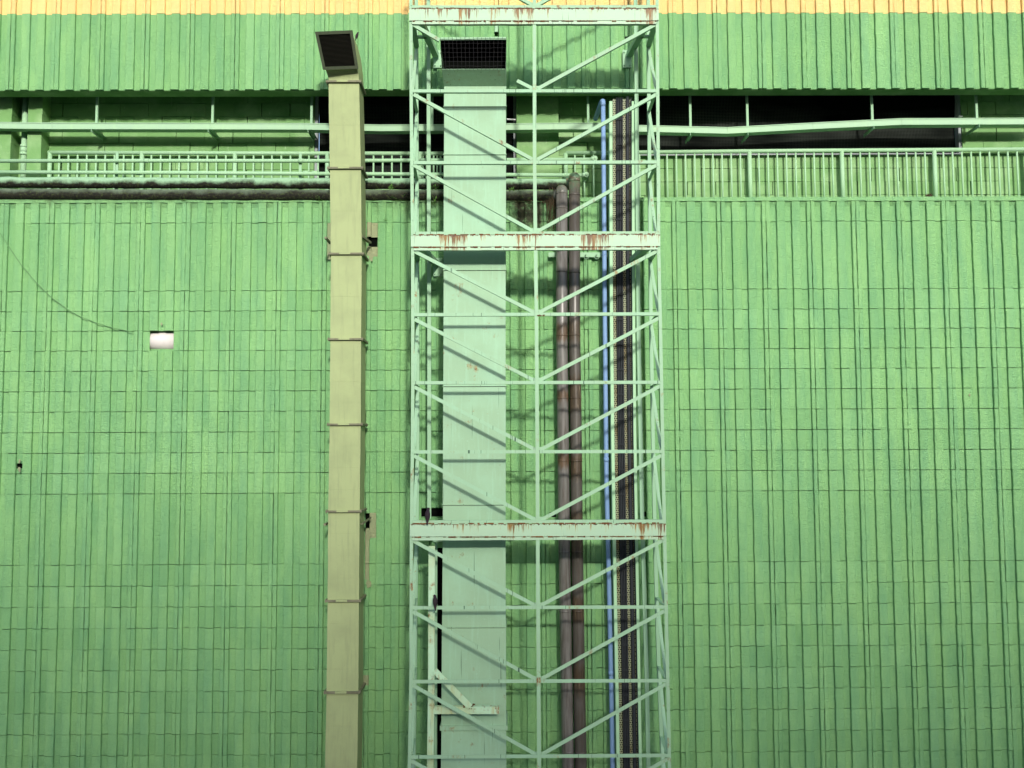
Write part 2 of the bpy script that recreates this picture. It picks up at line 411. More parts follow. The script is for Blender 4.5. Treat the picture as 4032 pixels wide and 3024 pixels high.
zt = PZ(779, 0)                                   # top of the lower wall
JN = [794, 872.5, 1139.5, 1219, 1296.5, 1374.5, 1454, 1534, 1614, 1695, 1776, 1856, 1936.5,
      2216, 2299.5, 2382.5, 2466, 2549, 2632, 2715.5, 2799, 2882.5, 2966.5, 3050]
ztops = [PZ(y, 0) for y in JN]
step = ztops[-2]-ztops[-1]
while ztops[-1] > .05: ztops.append(max(0.0, ztops[-1]-step))
def rect(x0, x1, y0, y1, Y=0):
    a = P(x0, y0, Y); b = P(x1, y1, Y); return (a.x, b.x, b.z, a.z)
def inr(x, z, rs): return any(a < x < b and c < z < d for a, b, c, d in rs)
HOLES = [rect(590, 676, 1300, 1380), rect(1452, 1478, 925, 962), rect(2520, 2560, 2008, 2042), rect(62, 88, 1822, 1842),
         rect(1648, 1742, 2008, 2030), rect(2172, 2192, 2022, 2042), rect(1440, 1467, 2028, 2085)]
PATCH = [rect(1284, 1308, 870, 1008), rect(1448, 1490, 880, 1010), rect(1436, 1478, 2016, 2110), rect(1436, 1458, 2110, 2190),
         rect(1438, 1462, 2196, 2290), rect(1420, 1446, 2660, 2700)]
def gauss(x, z, cx, cz, sx_, sz_): return math.exp(-((x-cx)/sx_)**2-((z-cz)/sz_)**2)
dp1 = P(2090, 850, 0); dp2 = P(1700, 800, 0); dp3 = P(1950, 130, 0)
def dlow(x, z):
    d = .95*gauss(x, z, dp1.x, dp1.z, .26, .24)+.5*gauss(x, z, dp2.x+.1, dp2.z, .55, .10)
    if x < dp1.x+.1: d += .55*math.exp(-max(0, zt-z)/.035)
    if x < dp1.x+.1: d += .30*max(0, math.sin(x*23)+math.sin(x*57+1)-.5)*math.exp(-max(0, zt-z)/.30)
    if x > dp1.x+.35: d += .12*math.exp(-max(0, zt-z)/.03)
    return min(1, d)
for (cx, cy, rr) in ((636, 1275, .022), (76, 1848, .030), (76, 1816, .022), (3818, 1556, .018), (1462, 1012, .05), (1296, 1010, .04), (1452, 2300, .05), (1450, 2106, .06)):
    p = P(cx, cy, -.0045); g = MB(); n = 11
    g.add([p+Vector((math.cos(2*math.pi*k/n)*rr*random.uniform(.55, 1)*.6, random.uniform(-.002, .001), math.sin(2*math.pi*k/n)*rr*random.uniform(.6, 1.15))) for k in range(n)]+[p+Vector((0, .01, 0))], [tuple(range(n-1, -1, -1))])
    g.build('bare_patch', M['primer'], bld, {'tone': [.6]*(n+1), 'dirt': [.12]*(n+1)})
HOLES.append(rect(1706, 1742, 2150, 3100))  # slot added beside the duct; its black backing paints the gap's shade
for h in HOLES[1:]:
    g = MB(); g.box(h[0]-.01, h[1]+.01, .060, .066, max(h[2]-.01, .02), h[3]+.01); g.build('cavity_shade', M['black'], bld)  # black sheets paint the shade inside the holes
ribbed('lower_wall', ztops, -3, 73, lambda x, z: 1 if inr(x, z, PATCH) else 0, [M['green'], M['primer']],
       lambda x, z: inr(x, z, HOLES), dlow)
# upper wall
zu0 = PZ(349, 0); zy = PZ(51, 0)
zup = [zy+2.4, zy+.001, zu0]
def holeu(x, z): return inr(x, z, [rect(1946, 1962, 122, 150), rect(1786, 1798, 128, 148), rect(2452, 2475, 140, 160)])
ribbed('upper_wall', [zy, zu0], -3, 73, lambda x, z: 1 if inr(x, z, [rect(1936, 1962, 96, 134)]) else 0, [M['green'], M['mint_plain']], holeu,
       lambda x, z: 0, gapscale=1.5)
ribbed('yellow_band', [zy+2.4, zy+.001], -3, 73, lambda x, z: 0, [M['yellow']], None, lambda x, z: .0, gapscale=.5)
XL, XR = ribx(-3), ribx(73)
g = MB(); g.box(XL, XR, .075, .20, 0, PZ(794, 0)-.004); g.build('wall_core', M['green'], bld, {'tone': [1.]*8, 'dirt': [.0]*8})
g = MB(); g.box(XL, XR, .075, .169, zu0+.05, zy+2.4); g.build('wall_core', M['green'], bld, {'tone': [1.]*8, 'dirt': [.0]*8})
# ledge (smooth band over the ribs) and gallery floor
g = MB(); nseg = 60
for k in range(nseg):
    xa, xb = lerp(XL, XR, k/nseg), lerp(XL, XR, (k+1)/nseg)
    g.box(xa, xb-.0002, -.006+random.uniform(-.002, .002), .9, PZ(794, 0)+random.uniform(-.004, .001), zt)
N_ = len(g.v); g.build('ledge', M['green'], bld, {'tone': [.1]*N_, 'dirt': [dlow(v[0], v[2])*.9 for v in g.v]})
# soffit
g = MB(); g.box(XL, XR, .036, .19, zu0-.004, zu0+.05)
g.box(XL, XR, .19, .90, zu0+.26, zu0+.30); g.box(XL, XR, .17, .19, zu0+.05, zu0+.30)
g.build('soffit', M['block'], bld, {'tone': [1.]*len(g.v)})

# ---------------------------------------------------------------- block wall of the recess
zb0, zb1 = zt-.02, zu0+.27
BWW, BHH = 114*(9.25+YBACK)/F, 54.5*(9.25+YBACK)/F
OPEN = [(PX(1238, 550, YBACK), PX(2033, 550, YBACK), PZ(760, YBACK), zu0+.27),
        (PX(2500, 550, YBACK), PX(3790, 550, YBACK), PZ(611, YBACK), zu0+.27)]
g = MB(); tone = []; zj = PZ(612, YBACK); r0 = -8
rnd = random.Random(3)
for r_ in range(-8, 12):
    zlo = zj+(r_)*BHH-BHH; zhi = zlo+BHH
    if zhi < zb0 or zlo > zb1: continue
    xo = PX(470, 550, YBACK)+(BWW/2 if r_ % 2 else 0)-BWW*12
    for k in range(60):
        x0 = xo+k*BWW; x1 = x0+BWW
        if x1 < XL or x0 > XR: continue
        segs = [(x0, x1)]
        for (a, b, c_, d_) in OPEN:
            if zlo+.02 > c_ and zhi > c_:
                ns = []
                for (p, q_) in segs:
                    if q_ <= a or p >= b: ns.append((p, q_)); continue
                    if p < a: ns.append((p, a))
                    if q_ > b: ns.append((b, q_))
                segs = ns
        for (p, q_) in segs:
            if q_-p < .01: continue
            gx_ = rnd.choice((.002, .005, .009)); gz_ = rnd.choice((.0015, .003, .005, .006)); yy = YBACK+rnd.uniform(-.003, .003)
            o = len(g.v); g.box(p, q_-gx_, yy, YBACK+.15, zlo, zhi-gz_); tone += [rnd.uniform(0, 1)]*8
g.build('block_wall', M['block'], bld, {'tone': tone})
for (xa, xb, za, zb_) in ((XL, OPEN[0][0]-.001, zb0, zb1), (OPEN[0][1]+.001, OPEN[1][0]-.001, zb0, zb1), (OPEN[1][1]+.001, XR, zb0, zb1), (OPEN[1][0], OPEN[1][1], zb0, PZ(612, YBACK)-.01)):
    g = MB(); g.box(xa, xb, YBACK+.03, YBACK+.17, za, zb_); g.build('mortar', M['green'], bld, {'tone': [1.]*8, 'dirt': [.5]*8})
def pillar(x0, x1, yf, label=None, tn=.15):
    g = MB(); a = PX(x0, 550, yf); b = PX(x1, 550, yf)
    n = 14; 
    for k in range(n):
        z0 = lerp(zb0, zu0+.25, k/n); z1 = lerp(zb0, zu0+.25, (k+1)/n)
        g.box(a+random.uniform(-.002, .002), b+random.uniform(-.002, .002), yf+random.uniform(-.001, .001), YBACK+.01, z0, z1-.0003)
    o = g.build('pillar', M['block'], bld, {'tone': [tn]*len(g.v)})
pillar(-120, 43, .28); pillar(107, 163, .28); pillar(2034, 2200, .38)
# screened openings
for (a, b, c_, d_) in OPEN:
    f = MB(); t = .03
    f.box(a, a+t, YBACK+.02, YBACK+.09, max(c_, zb0), d_-.005); f.box(b-t, b, YBACK+.02, YBACK+.09, max(c_, zb0), d_-.005)
    f.box(a+t, b-t, YBACK+.02, YBACK+.09, max(c_, zb0), max(c_, zb0)+t*.6)
    fo = f.build('window_frame', paint('pale_grey_frame', (.30, .33, .34, 1), (.16, .18, .18, 1), .5), bld)
    s_ = MB(); nx = 40; nz = 8
    zz0 = max(c_, zb0)+t*.6; zz1 = d_-.005
    pts = []
    for j in range(nz+1):
        for i in range(nx+1):
            u = i/nx; v_ = j/nz
            y = YBACK+.085+.03*math.sin(u*7+v_*4)*math.sin(v_*math.pi)
            pts.append((lerp(a+t, b-t, u), y, lerp(zz0, zz1, v_)))
    s_.add(pts, [(j*(nx+1)+i, j*(nx+1)+i+1, (j+1)*(nx+1)+i+1, (j+1)*(nx+1)+i) for j in range(nz) for i in range(nx)], True)
    s_.box(a+t, b-t, YBACK+.16, YBACK+.20, zz0, zz1)
    s_.build('insect_screen', M['screen'], fo)
bt = MB(); p = P(1994, 471, YBACK-.01); q2 = P(2030, 473, YBACK-.01); bt.bar(p, q2, .012, .03, -.02)
tag(bt.build('tube_light', M['white']), 'short white lamp tube in the dark window right beside the mint duct', 'light')
bt = MB(); p = P(3773, 459, YBACK-.01); q2 = P(3787, 460, YBACK-.01); bt.bar(p, q2, .009, .03, -.02)
tag(bt.build('tube_light', M['white']), 'tiny white lamp tube at the right end of the long screened window', 'light')

# ---------------------------------------------------------------- downpipe between the left pillars
dp = thing('downpipe', P(95, 780, .36), 'painted green downpipe with a collar between the two pillars at far left', 'pipe')
g = MB(); xx = PX(95, 600, .36); g.tube([(xx, .36, zb0), (xx, .36, zu0+.25)], .031, 16); g.build('pipe', M['rail'], dp)
for yy_, rr in ((572, .040), (602, .041)):
    g = MB(); z = PZ(yy_, .36); g.tube([(xx, .36, z-.014), (xx, .36, z+.014)], rr, 16); g.build('collar', M['rail'], dp)
g = MB(); g.tube([(xx, .36, PZ(598, .36)), (xx, .36, PZ(574, .36))], .037, 16); g.build('coupling', M['rail'], dp)

# ---------------------------------------------------------------- horizontal cable trunking on hangers
YT = .19
TR = [(-60, 494), (205, 497), (830, 498), (1200, 499), (1500, 505), (1800, 503), (2180, 498), (2380, 498), (2520, 507), (2865, 515), (3200, 497), (3550, 480), (4100, 478)]
ct = thing('cable_trunking', P(2016, 500, YT), 'long mint metal cable trunking crossing the gallery, sagging left of the right window', 'cable tray')
trh = 23*(9.25+YT)/F; trd = .10
for k in range(len(TR)-1):
    a, b = P(TR[k][0], TR[k][1], YT), P(TR[k+1][0], TR[k+1][1], YT)
    g = MB()
    e = (b-a)*.0008
    def sec(p, dz0, dz1, y0, y1): return [p+Vector((0, y0, dz0)), p+Vector((0, y0, dz1)), p+Vector((0, y1, dz1)), p+Vector((0, y1, dz0))]
    g.hexa(sec(a+e, -trh/2, trh/2, 0, trd), sec(b-e, -trh/2, trh/2, 0, trd))
    g.hexa(sec(a+e, trh/2, trh/2+.008, -.006, trd+.006), sec(b-e, trh/2, trh/2+.008, -.006, trd+.006))
    g.build('trunking_length', M['tray'], ct)
for hx in (371, 830, 1222, 1700, 2318, 2723, 2949, 3443, 3857):
    yt = interp(TR, hx); p = P(hx, yt, YT)
    g = MB(); g.box(p.x-.012, p.x+.012, YT+trd*.45, YT+trd*.45+.022, p.z+trh/2+.009, zu0+.255); g.build('hanger', M['mint_plain'], ct)
    if hx in (371, 830, 1222, 2723, 2949, 3443, 3857):
        g = MB(); zb_ = p.z-trh/2-.004
        g.box(p.x-.020, p.x+.020, YT-.03, YBACK-.01, zb_-.006, zb_); g.box(p.x-.020, p.x-.015, YT-.03, YBACK-.01, zb_-.034, zb_-.006)
        g.build('bracket', M['mint_plain'], ct)

# ---------------------------------------------------------------- railings
YRAIL = .375
def railing(x0, x1, posts, ytop, label, corner_left=True):
    th = thing('railing', P((x0+x1)/2, 779, YRAIL), label, 'railing', 'railings along the gallery')
    g = MB(); zr = [P(x, interp(ytop, x), YRAIL) for x in (x0, (x0+x1)/2, x1)]
    g.tube(zr, .0215, 14); g.build('top_rail', M['rail'], th)
    xs = []
    for k in range(len(posts)):
        px = posts[k]
        if x0-1 <= px <= x1+1:
            p = P(px, 700, YRAIL); g = MB(); ztp = P(px, interp(ytop, px), YRAIL).z
            g.tube([(p.x, YRAIL, zt-.004), (p.x, YRAIL, ztp-.002)], .0225, 14); g.build('post', M['rail'], th)
        if k < len(posts)-1:
            for j in range(1, 10):
                bx = lerp(px, posts[k+1], j/10)
                if x0 < bx < x1:
                    p = P(bx, 700, YRAIL); ztp = P(bx, interp(ytop, bx), YRAIL).z; g = MB()
                    g.tube([(p.x, YRAIL+.004, zt-.004), (p.x+random.uniform(-.001, .001), YRAIL+.004, ztp-.004)], .0098, 10)
                    g.build('baluster', M['rail'], th)
    g = MB(); a, b = P(x0, 625, YRAIL), P(x1, 625, YRAIL)
railing(190, 1795, [194, 557, 924, 1288, 1652, 1790], [(190, 601), (1290, 605), (1795, 605)],
        'green tube railing on the gallery left of the mint duct, behind the pipes')
railing(2228, 4060, [2228, 2592, 2953, 3317, 3682, 4045], [(2228, 603), (2600, 597), (4060, 588)],
        'green tube railing on the gallery right of the tower, standing free')

# ---------------------------------------------------------------- thin mint pipes
def rpipe(name, pts, r, mat, label, cat='pipe', n=16, group=None):
    g = MB(); g.tube(pts, r, n); o = g.build(name, mat); tag(o, label, cat, group); return o
YP = .055
t1 = thing('conduit_pipe', P(1000, 633, YP), 'upper of two thin mint pipes running in front of the left railing', 'pipe', 'thin mint pipes')
g = MB(); g.tube([P(-60, 634, YP), P(600, 633, YP), P(1250, 633.5, YP), P(2340, 628, YP)], .0195, 16); g.build('pipe', M['rail'], t1)
t2 = thing('conduit_pipe', P(1000, 683, YP-.01), 'lower of two thin mint pipes, ending in a capped elbow by the brown pipes', 'pipe', 'thin mint pipes')
g = MB(); g.tube([P(-60, 678, YP-.01), P(600, 680, YP-.01), P(1250, 684, YP-.01), P(2290, 690, YP-.01)], .0195, 16); g.build('pipe', M['rail'], t2)
for th, xs, y in ((t1, (577, 1185), 633), (t2, (545, 1240, 1205), 681)):
    for x in xs:
        g = MB(); p = P(x, y, YP); g.tube([p-Vector((.028, 0, 0)), p+Vector((.028, 0, 0))], .0225, 16); g.build('coupling', M['rail'], th)
for th, x, y, up_ in ((t1, 2342, 626, 0), (t2, 2308, 690, 0)):
    g = MB(); p = P(x, y, YP-.01); g.tube([p-Vector((.04, 0, 0)), p-Vector((.012, 0, 0))], .025, 16)
    g.tube([p+Vector((0, -.03, 0)), p+Vector((0, .10, 0))], .026, 16); g.tube([p+Vector((0, -.042, 0)), p+Vector((0, -.03, 0))], .012, 6, smooth=False)
    g.build('elbow', M['rail'], th)
for x in (465, 1185):
    p = P(x, 620, YP+.05); g = MB(); g.box(p.x-.014, p.x+.014, YP+.024, YP+.032, zt, P(x, 598, YP).z)
    g.build('strap', M['mint_plain'], t1)

# ---------------------------------------------------------------- mossy drain pipes with their brown downpipes
YV = -.12
def big_pipe(label, yl, yr, Yh, xe, ytop, vpts, rv, mh, mv, rings, name='drain_pipe'):
    th = thing(name, P(xe, 900, YV), label, 'pipe', 'brown drain pipes')
    pts = []
    n = 60
    xend = xe-24
    for k in range(n+1):
        x = lerp(-80, xend, k/n); p = P(x, lerp(yl, yr, k/n), Yh); pts.append(p+Vector((0, random.uniform(-.002, .002), random.uniform(-.002, .002))))
    rr = [.0545*random.uniform(.96, 1.06) for _ in pts]
    g = MB(); g.tube(pts, rr, 22); g.build('horizontal_run', mh, th)
    # bend
    top = P(xe, ytop, YV); start = pts[-1]
    zt_ = top.z+.03-rv
    mid = Vector((top.x, lerp(Yh, YV, .45), lerp(start.z, zt_, .6)))
    path = arc(start-Vector((.02, 0, 0)), Vector((top.x, Yh, start.z)), mid, 6)[:-1]+arc(mid, Vector((top.x, YV, zt_+.012)), Vector((top.x, YV, zt_-.05)), 8)
    v0 = P(vpts[0][0], vpts[0][1], YV)
    g = MB(); g.tube(path+[v0], rv*1.04, 22); g.build('elbow', mv, th)
    vp = [P(x, y, YV) for x, y in vpts]
    last = vp[-1]; d = (vp[-1]-vp[-2]); last2 = last+d*(last.z/(-d.z))
    g = MB(); g.tube(vp+[Vector((last2.x, YV, .01))], rv, 26); g.build('downpipe', mv, th)
    for ry in rings:
        x = interp([(b, a) for a, b in vpts], ry); p = P(x, ry, YV); g = MB()
        g.tube([p-Vector((0, 0, .007)), p+Vector((0, 0, .007))], rv+.0025, 26); g.build('joint_ring', mv, th)
    return th
rv = .0575
zT, zB = PZ(640, YV), PZ(3060, YV)
def bands(ys):
    out = []
    for (ya, yb, yc, yd, s_) in ys:     # fade in at ya-yb, out at yc-yd (photo pixels down)
        ta, tb, tc, td = [(PZ(y, YV)-zB)/(zT-zB) for y in (ya, yb, yc, yd)]
        out += [(td, 0.0), (tc, s_), (tb, s_), (ta, 0.0)]
    out = sorted(out, key=lambda e: e[0])
    return [(0, 0.0)]+[(max(0.001, min(.999, a)), b) for a, b in out]
m1 = zramp_pipe('brown_pipe_glossy', (.175, .168, .155, 1), (.055, .035, .02, 1),
                bands([(1270, 1290, 1335, 1350, .9), (1530, 1545, 1570, 1590, .95), (1780, 1795, 1830, 1850, 1.)]), zT, zB, 1.0)
m2 = zramp_pipe('brown_pipe_stained', (.095, .086, .074, 1), (.035, .024, .014, 1),
                bands([(1240, 1275, 1335, 1360, .85), (1470, 1490, 1610, 1630, .95), (1780, 1800, 1870, 1895, 1.), (2000, 2030, 2190, 2200, .85),
                       (2340, 2360, 2440, 2460, 1.), (2590, 2640, 2700, 2760, 1.)]), zT, zB, 9.0)
big_pipe('stouter upper mossy drain pipe, turning down into the darker stained brown pipe', 718, 726, .020, 2262, 685,
         [(2262, 705), (2262, 1300), (2268, 1700), (2272, 2110), (2281, 2700), (2287, 3000)], rv, M['moss_top'], m2,
         [705, 768, 980, 1074, 1320, 1567, 1815, 2172, 2405, 2960])
big_pipe('lower mossy drain pipe lying on the ledge, turning down into the glossier brown pipe', 765, 771, .0, 2212, 735,
         [(2212, 762), (2212, 1300), (2217, 1700), (2221, 2110), (2231, 2700), (2236, 3000)], rv, M['moss_low'], m1,
         [762, 821, 1070, 1321, 1567, 1813, 2172, 2405, 2957])

# weeds and roots on the mossy pipes
def weed(x, y, Y, label, s=1.0, n=9, droop=.0, seed=0):
    rnd = random.Random(seed); g = MB(); p = P(x, y, Y)
    for k in range(n):
        a = rnd.uniform(0, math.pi*2); el = rnd.uniform(.1, 1.2)
        d = Vector((math.cos(a)*math.cos(el), -abs(math.sin(a))*math.cos(el)*.7, math.sin(el)-droop)).normalized()
        s = s*1.0; L = rnd.uniform(.015, .045)*s; base = p+Vector((rnd.uniform(-.02, .02)*s, 0, 0))
        g.tube([base, base+d*L*.7, base+d*L], .0012, 4)
        sd = d.cross(Vector((0, 0, 1))); sd = sd.normalized() if sd.length > .01 else Vector((1, 0, 0))
        c_ = base+d*L; wv = .010*s
        g.add([c_, c_+d*.012*s+sd*wv*.5, c_+d*.028*s, c_+d*.012*s-sd*wv*.5], [(0, 1, 2, 3)])
    return tag(g.build('weed', M['leaf']), label, 'plant', 'weeds growing on the ledge')
W = [(720, 790, -.01, 'small weed under the mossy pipe, left of the beige duct', .8), (1235, 786, -.01, 'weed tuft just left of the beige duct under the pipe', .9),
     (1262, 790, -.012, 'weed tuft touching the left side of the beige duct', .9), (1470, 790, -.012, 'weed right of the beige duct under the mossy pipe', 1.0),
     (1570, 788, -.012, 'leafy weed on the ledge, midway between the two ducts', 1.5), (1540, 755, 0.0, 'fern-like weed on the lower mossy pipe between the ducts', 1.3),
     (1703, 750, 0.0, 'weed on the mossy pipe just left of the mint duct', 1.3), (1710, 806, -.012, 'weed drooping below the pipe beside the mint duct', 1.6),
     (1520, 868, -.01, 'dark weed rooted in a wall joint between the two ducts', .55), (2010, 765, 0.0, 'pale green weed on the pipe right of the mint duct', 1.4),
     (2070, 770, 0.0, 'weed on the pipe left of the tower middle post', 1.1), (1390, 0, 0, None, 1)]
for k, (x, y, Y, lb, s_) in enumerate(W):
    if lb: weed(x, y, Y, lb, s_, 12, .3 if y > 780 else 0, 40+k)
g = MB(); rnd = random.Random(12)
for k in range(46):
    x0 = rnd.uniform(2150, 2192); p = P(x0, rnd.uniform(735, 775), rnd.uniform(-.05, -.01)); L = rnd.uniform(.1, .55)
    pts = [p+Vector((rnd.uniform(-.012, .012)+t*rnd.uniform(-.0, .012)*3, rnd.uniform(-.008, .008), -L*t)) for t in [i/6 for i in range(7)]]
    g.tube(pts, [.0026*(1-.7*i/6) for i in range(7)], 5)
for k in range(30):
    p = P(rnd.uniform(2010, 2185), rnd.uniform(745, 800), -.02)
    pts = [p+Vector((t*rnd.uniform(-.12, .12), rnd.uniform(-.01, .0), t*rnd.uniform(-.05, .03))) for t in [i/5 for i in range(6)]]
    g.tube(pts, .0022, 4)
tag(g.build('hanging_roots', M['root']), 'brown dead roots hanging from the mossy pipe left of the brown downpipes', 'roots')
g = MB(); rnd = random.Random(5)
for k in range(60):
    p = P(3658, 770, .14)+Vector((rnd.uniform(-.02, .02), 0, -.012)); a = rnd.uniform(0, math.pi)
    g.tube([p, p+Vector((math.cos(a)*.028, rnd.uniform(-.01, .01), math.sin(a)*.03+.004))], .0016, 4)
tag(g.build('nest', M['root']), 'small brown twig nest on the ledge at the foot of the right railing', 'nest')

# ================================================================ MINT DUCT
YD = -.56
md = thing('duct', P(1870, 3000, YD), 'broad mint green square duct rising behind the lattice tower, with a netted hood', 'duct')
DX = [(350, 1748.5, 1993), (1150, 1746, 1991.5), (1900, 1744, 1991), (2700, 1738.5, 1992.5), (3000, 1737, 1994)]
def dxl(y): return interp([(a, b) for a, b, c in DX], y)
def dxr(y): return interp([(a, c) for a, b, c in DX], y)
YDB = -.10
segs = [338, 421, 610, 1065, 1522, 1989, 2472, 2860]
rows = [(PX(dxl(y), y, YD), PX(dxr(y), y, YD), PZ(y, YD, 1870)) for y in segs]
rows.append((PX(1737, 3000, YD), PX(1994, 3000, YD), PZ(3000, YD, 1870)))
lst = rows[-1]; rows[-1] = (lst[0], lst[1], lst[2])
rows.append((lst[0]-.05, lst[1]+.01, .01))
for k in range(len(rows)-2):
    a0, b0, z0 = rows[k]; a1, b1, z1 = rows[k+1]
    if k == len(rows)-3: a1, b1, z1 = rows[-1]
    g = MB(); j = .0015*(k % 2)
    g.hexa([(a0+j, YD+j, z0-.004), (b0-j, YD+j, z0-.004), (b0-j, YDB, z0-.004), (a0+j, YDB, z0-.004)],
           [(a1+j, YD+j, z1+.001), (b1-j, YD+j, z1+.001), (b1-j, YDB, z1+.001), (a1+j, YDB, z1+.001)])
    so_ = g.build('duct_section', M['mint_duct'], md)
    if 0 < k:
        g = MB(); g.box(a0-.006, b0+.006, YD-.006, YDB+.003, z0+.002, z0+.009)
        if k == len(rows)-3: g = MB(); g.box(a0-.012, b0+.012, YD-.012, YDB+.01, z0-.033, z0+.008)
        g.build('seam_flange', M['mint_duct'], md)
# hood
g = MB(); YH = -.775
TLp, TRp = P(1733, 149, YH), P(1994, 147, YH); BLp, BRp = P(1740, 273, YH+.035), P(1991, 272, YH+.035)
zneck = PZ(340, YD, 1870); a, b = rows[0][0], rows[0][1]
nl, nr = Vector((a-.0, YD, zneck)), Vector((b+.0, YD, zneck))
bkL, bkR = Vector((a, YDB, zneck)), Vector((b, YDB, zneck))
t_ = .006
ztop = TLp.z
def quad(mb, A, B, C_, D_, th=.004):
    A, B, C_, D_ = map(Vector, (A, B, C_, D_)); n = (B-A).cross(D_-A).normalized()*th
    mb.hexa([A, B, C_, D_], [A+n, B+n, C_+n, D_+n])
bkTL, bkTR = Vector((TLp.x+.01, YDB-.05, ztop-.03)), Vector((TRp.x-.01, YDB-.05, ztop-.03))
quad(g, TLp, TRp, bkTR, bkTL)                 # top
quad(g, BLp, BRp, nr, nl)                     # underside slope
g.add([TLp, BLp, nl, bkL, bkTL], [(0, 1, 2, 3, 4)]); g.add([TRp, BRp, nr, bkR, bkTR], [(4, 3, 2, 1, 0)])
quad(g, bkTL, bkTR, bkR, bkL)
ho = g.build('hood', M['mint_duct'], md)
g = MB(); g.bar(TLp+Vector((0, -.006, -.012)), TRp+Vector((0, -.006, -.012)), .022, .012); g.build('hood_lip', M['mint_plain'], ho)
g = MB(); e_ = Vector((.006, 0, 0))
b4 = [TLp+Vector((0, .26, -.02)), TRp+Vector((0, .26, -.02)), BRp+Vector((0, .20, .02)), BLp+Vector((0, .20, .02))]
f4 = [TLp+Vector((.008, .01, -.028)), TRp+Vector((-.008, .01, -.028)), BRp+Vector((-.006, .01, .006)), BLp+Vector((.006, .01, .006))]
quad(g, *b4)
for i in range(4): g.add([f4[i], f4[(i+1) % 4], b4[(i+1) % 4], b4[i]], [(0, 1, 2, 3)])
g.build('throat', M['black'], ho)  # black liner paints the shade inside the mint hood
g = MB(); nxm, nzm = 16, 7; rnd = random.Random(2)
for i in range(nxm+1):
    A = TLp.lerp(TRp, i/nxm); B = BLp.lerp(BRp, i/nxm)
    pts = [A.lerp(B, t)+Vector((rnd.uniform(-.002, .002), -.010, 0)) for t in [j/6 for j in range(7)]]
    pts.insert(0, A+Vector((0, .03, .006))); pts.append(B+Vector((0, .0, -.008))); g.tube(pts, .0013, 5)
for j in range(nzm):
    t = (j+.4)/nzm; A = TLp.lerp(BLp, t); B = TRp.lerp(BRp, t)
    pts = [A.lerp(B, u)+Vector((0, -.011, rnd.uniform(-.003, .003))) for u in [i/12 for i in range(13)]]
    g.tube(pts, .0013, 5)
g.build('wire_net', M['wire'] if False else paint('net_wire', (.018, .018, .02, 1), (.03, .03, .03, 1), .5), ho)

# ================================================================ BEIGE DUCT
YB_ = -.40; YBB = -.11
bd = thing('duct', P(1350, 3000, YB_), 'narrow beige square duct with bolted flanges and a louvred hood, left of the tower', 'duct')
BX = [(340, 1294, 1414), (550, 1297.6, 1419.5), (1000, 1303, 1424), (1300, 1301, 1421.5), (1700, 1298, 1420), (1990, 1293, 1416), (2150, 1290, 1413), (2380, 1290, 1413), (2700, 1286.5, 1411), (3020, 1279.5, 1406)]
fl = [323, 663, 1000, 1336, 1671, 2013, 2365, 2725]
def bx(y): return PX(interp([(a, b) for a, b, c in BX], y), y, YB_), PX(interp([(a, c) for a, b, c in BX], y), y, YB_)
BR_ = [(bx(y), PZ(y, YB_, 1350)) for y in fl]
(xa3, xb3), z3 = bx(3020), PZ(3020, YB_, 1350)
BR_.append(((xa3-.035, xb3-.035), .01))
for k in range(len(fl)):
    (a0, b0), z0 = BR_[k]; (a1, b1), z1 = BR_[k+1]
    g = MB(); n = 4 if k < len(fl)-1 else 14
    for j in range(n):
        t0, t1_ = j/n, (j+1)/n; e = .0010*(j % 2)
        za, zb_ = lerp(z0, z1, t0), lerp(z0, z1, t1_)
        g.hexa([(lerp(a0, a1, t0)-e, YB_-e, za), (lerp(b0, b1, t0)+e, YB_-e, za), (lerp(b0, b1, t0)+e, YBB, za), (lerp(a0, a1, t0)-e, YBB, za)],
               [(lerp(a0, a1, t1_)-e, YB_-e, zb_+.0004), (lerp(b0, b1, t1_)+e, YB_-e, zb_+.0004), (lerp(b0, b1, t1_)+e, YBB, zb_+.0004), (lerp(a0, a1, t1_)-e, YBB, zb_+.0004)])
    g.build('duct_section', M['beige'], bd)
    g = MB(); m_ = .024
    g.box(a0-m_, b0+m_, YB_-m_, YBB+m_, z0-.009, z0-.001); g.box(a0-m_, b0+m_, YB_-m_, YBB+m_, z0+.001, z0+.009)
    for cx in (.25, .75):
        xm = lerp(a0, b0, cx); 
    f_ = g.build('flange', M['flange'], bd)
    g = MB(); g.box(lerp(a0, b0, .28), lerp(a0, b0, .64), YB_-m_-.003, YB_-m_+.02, z0-.008, z0+.012); g.build('flange_cleat', M['beige'], f_)
    g = MB()
    for (cx, cy) in ((a0-m_*.6, YB_-m_*.5), (b0+m_*.6, YB_-m_*.5), (b0+m_*.6, YBB)):
        g = MB(); g.tube([(cx, cy, z0-.018), (cx, cy, z0+.018)], .005, 6, smooth=False)
        g.build('corner_bolt', M['flange'], f_)
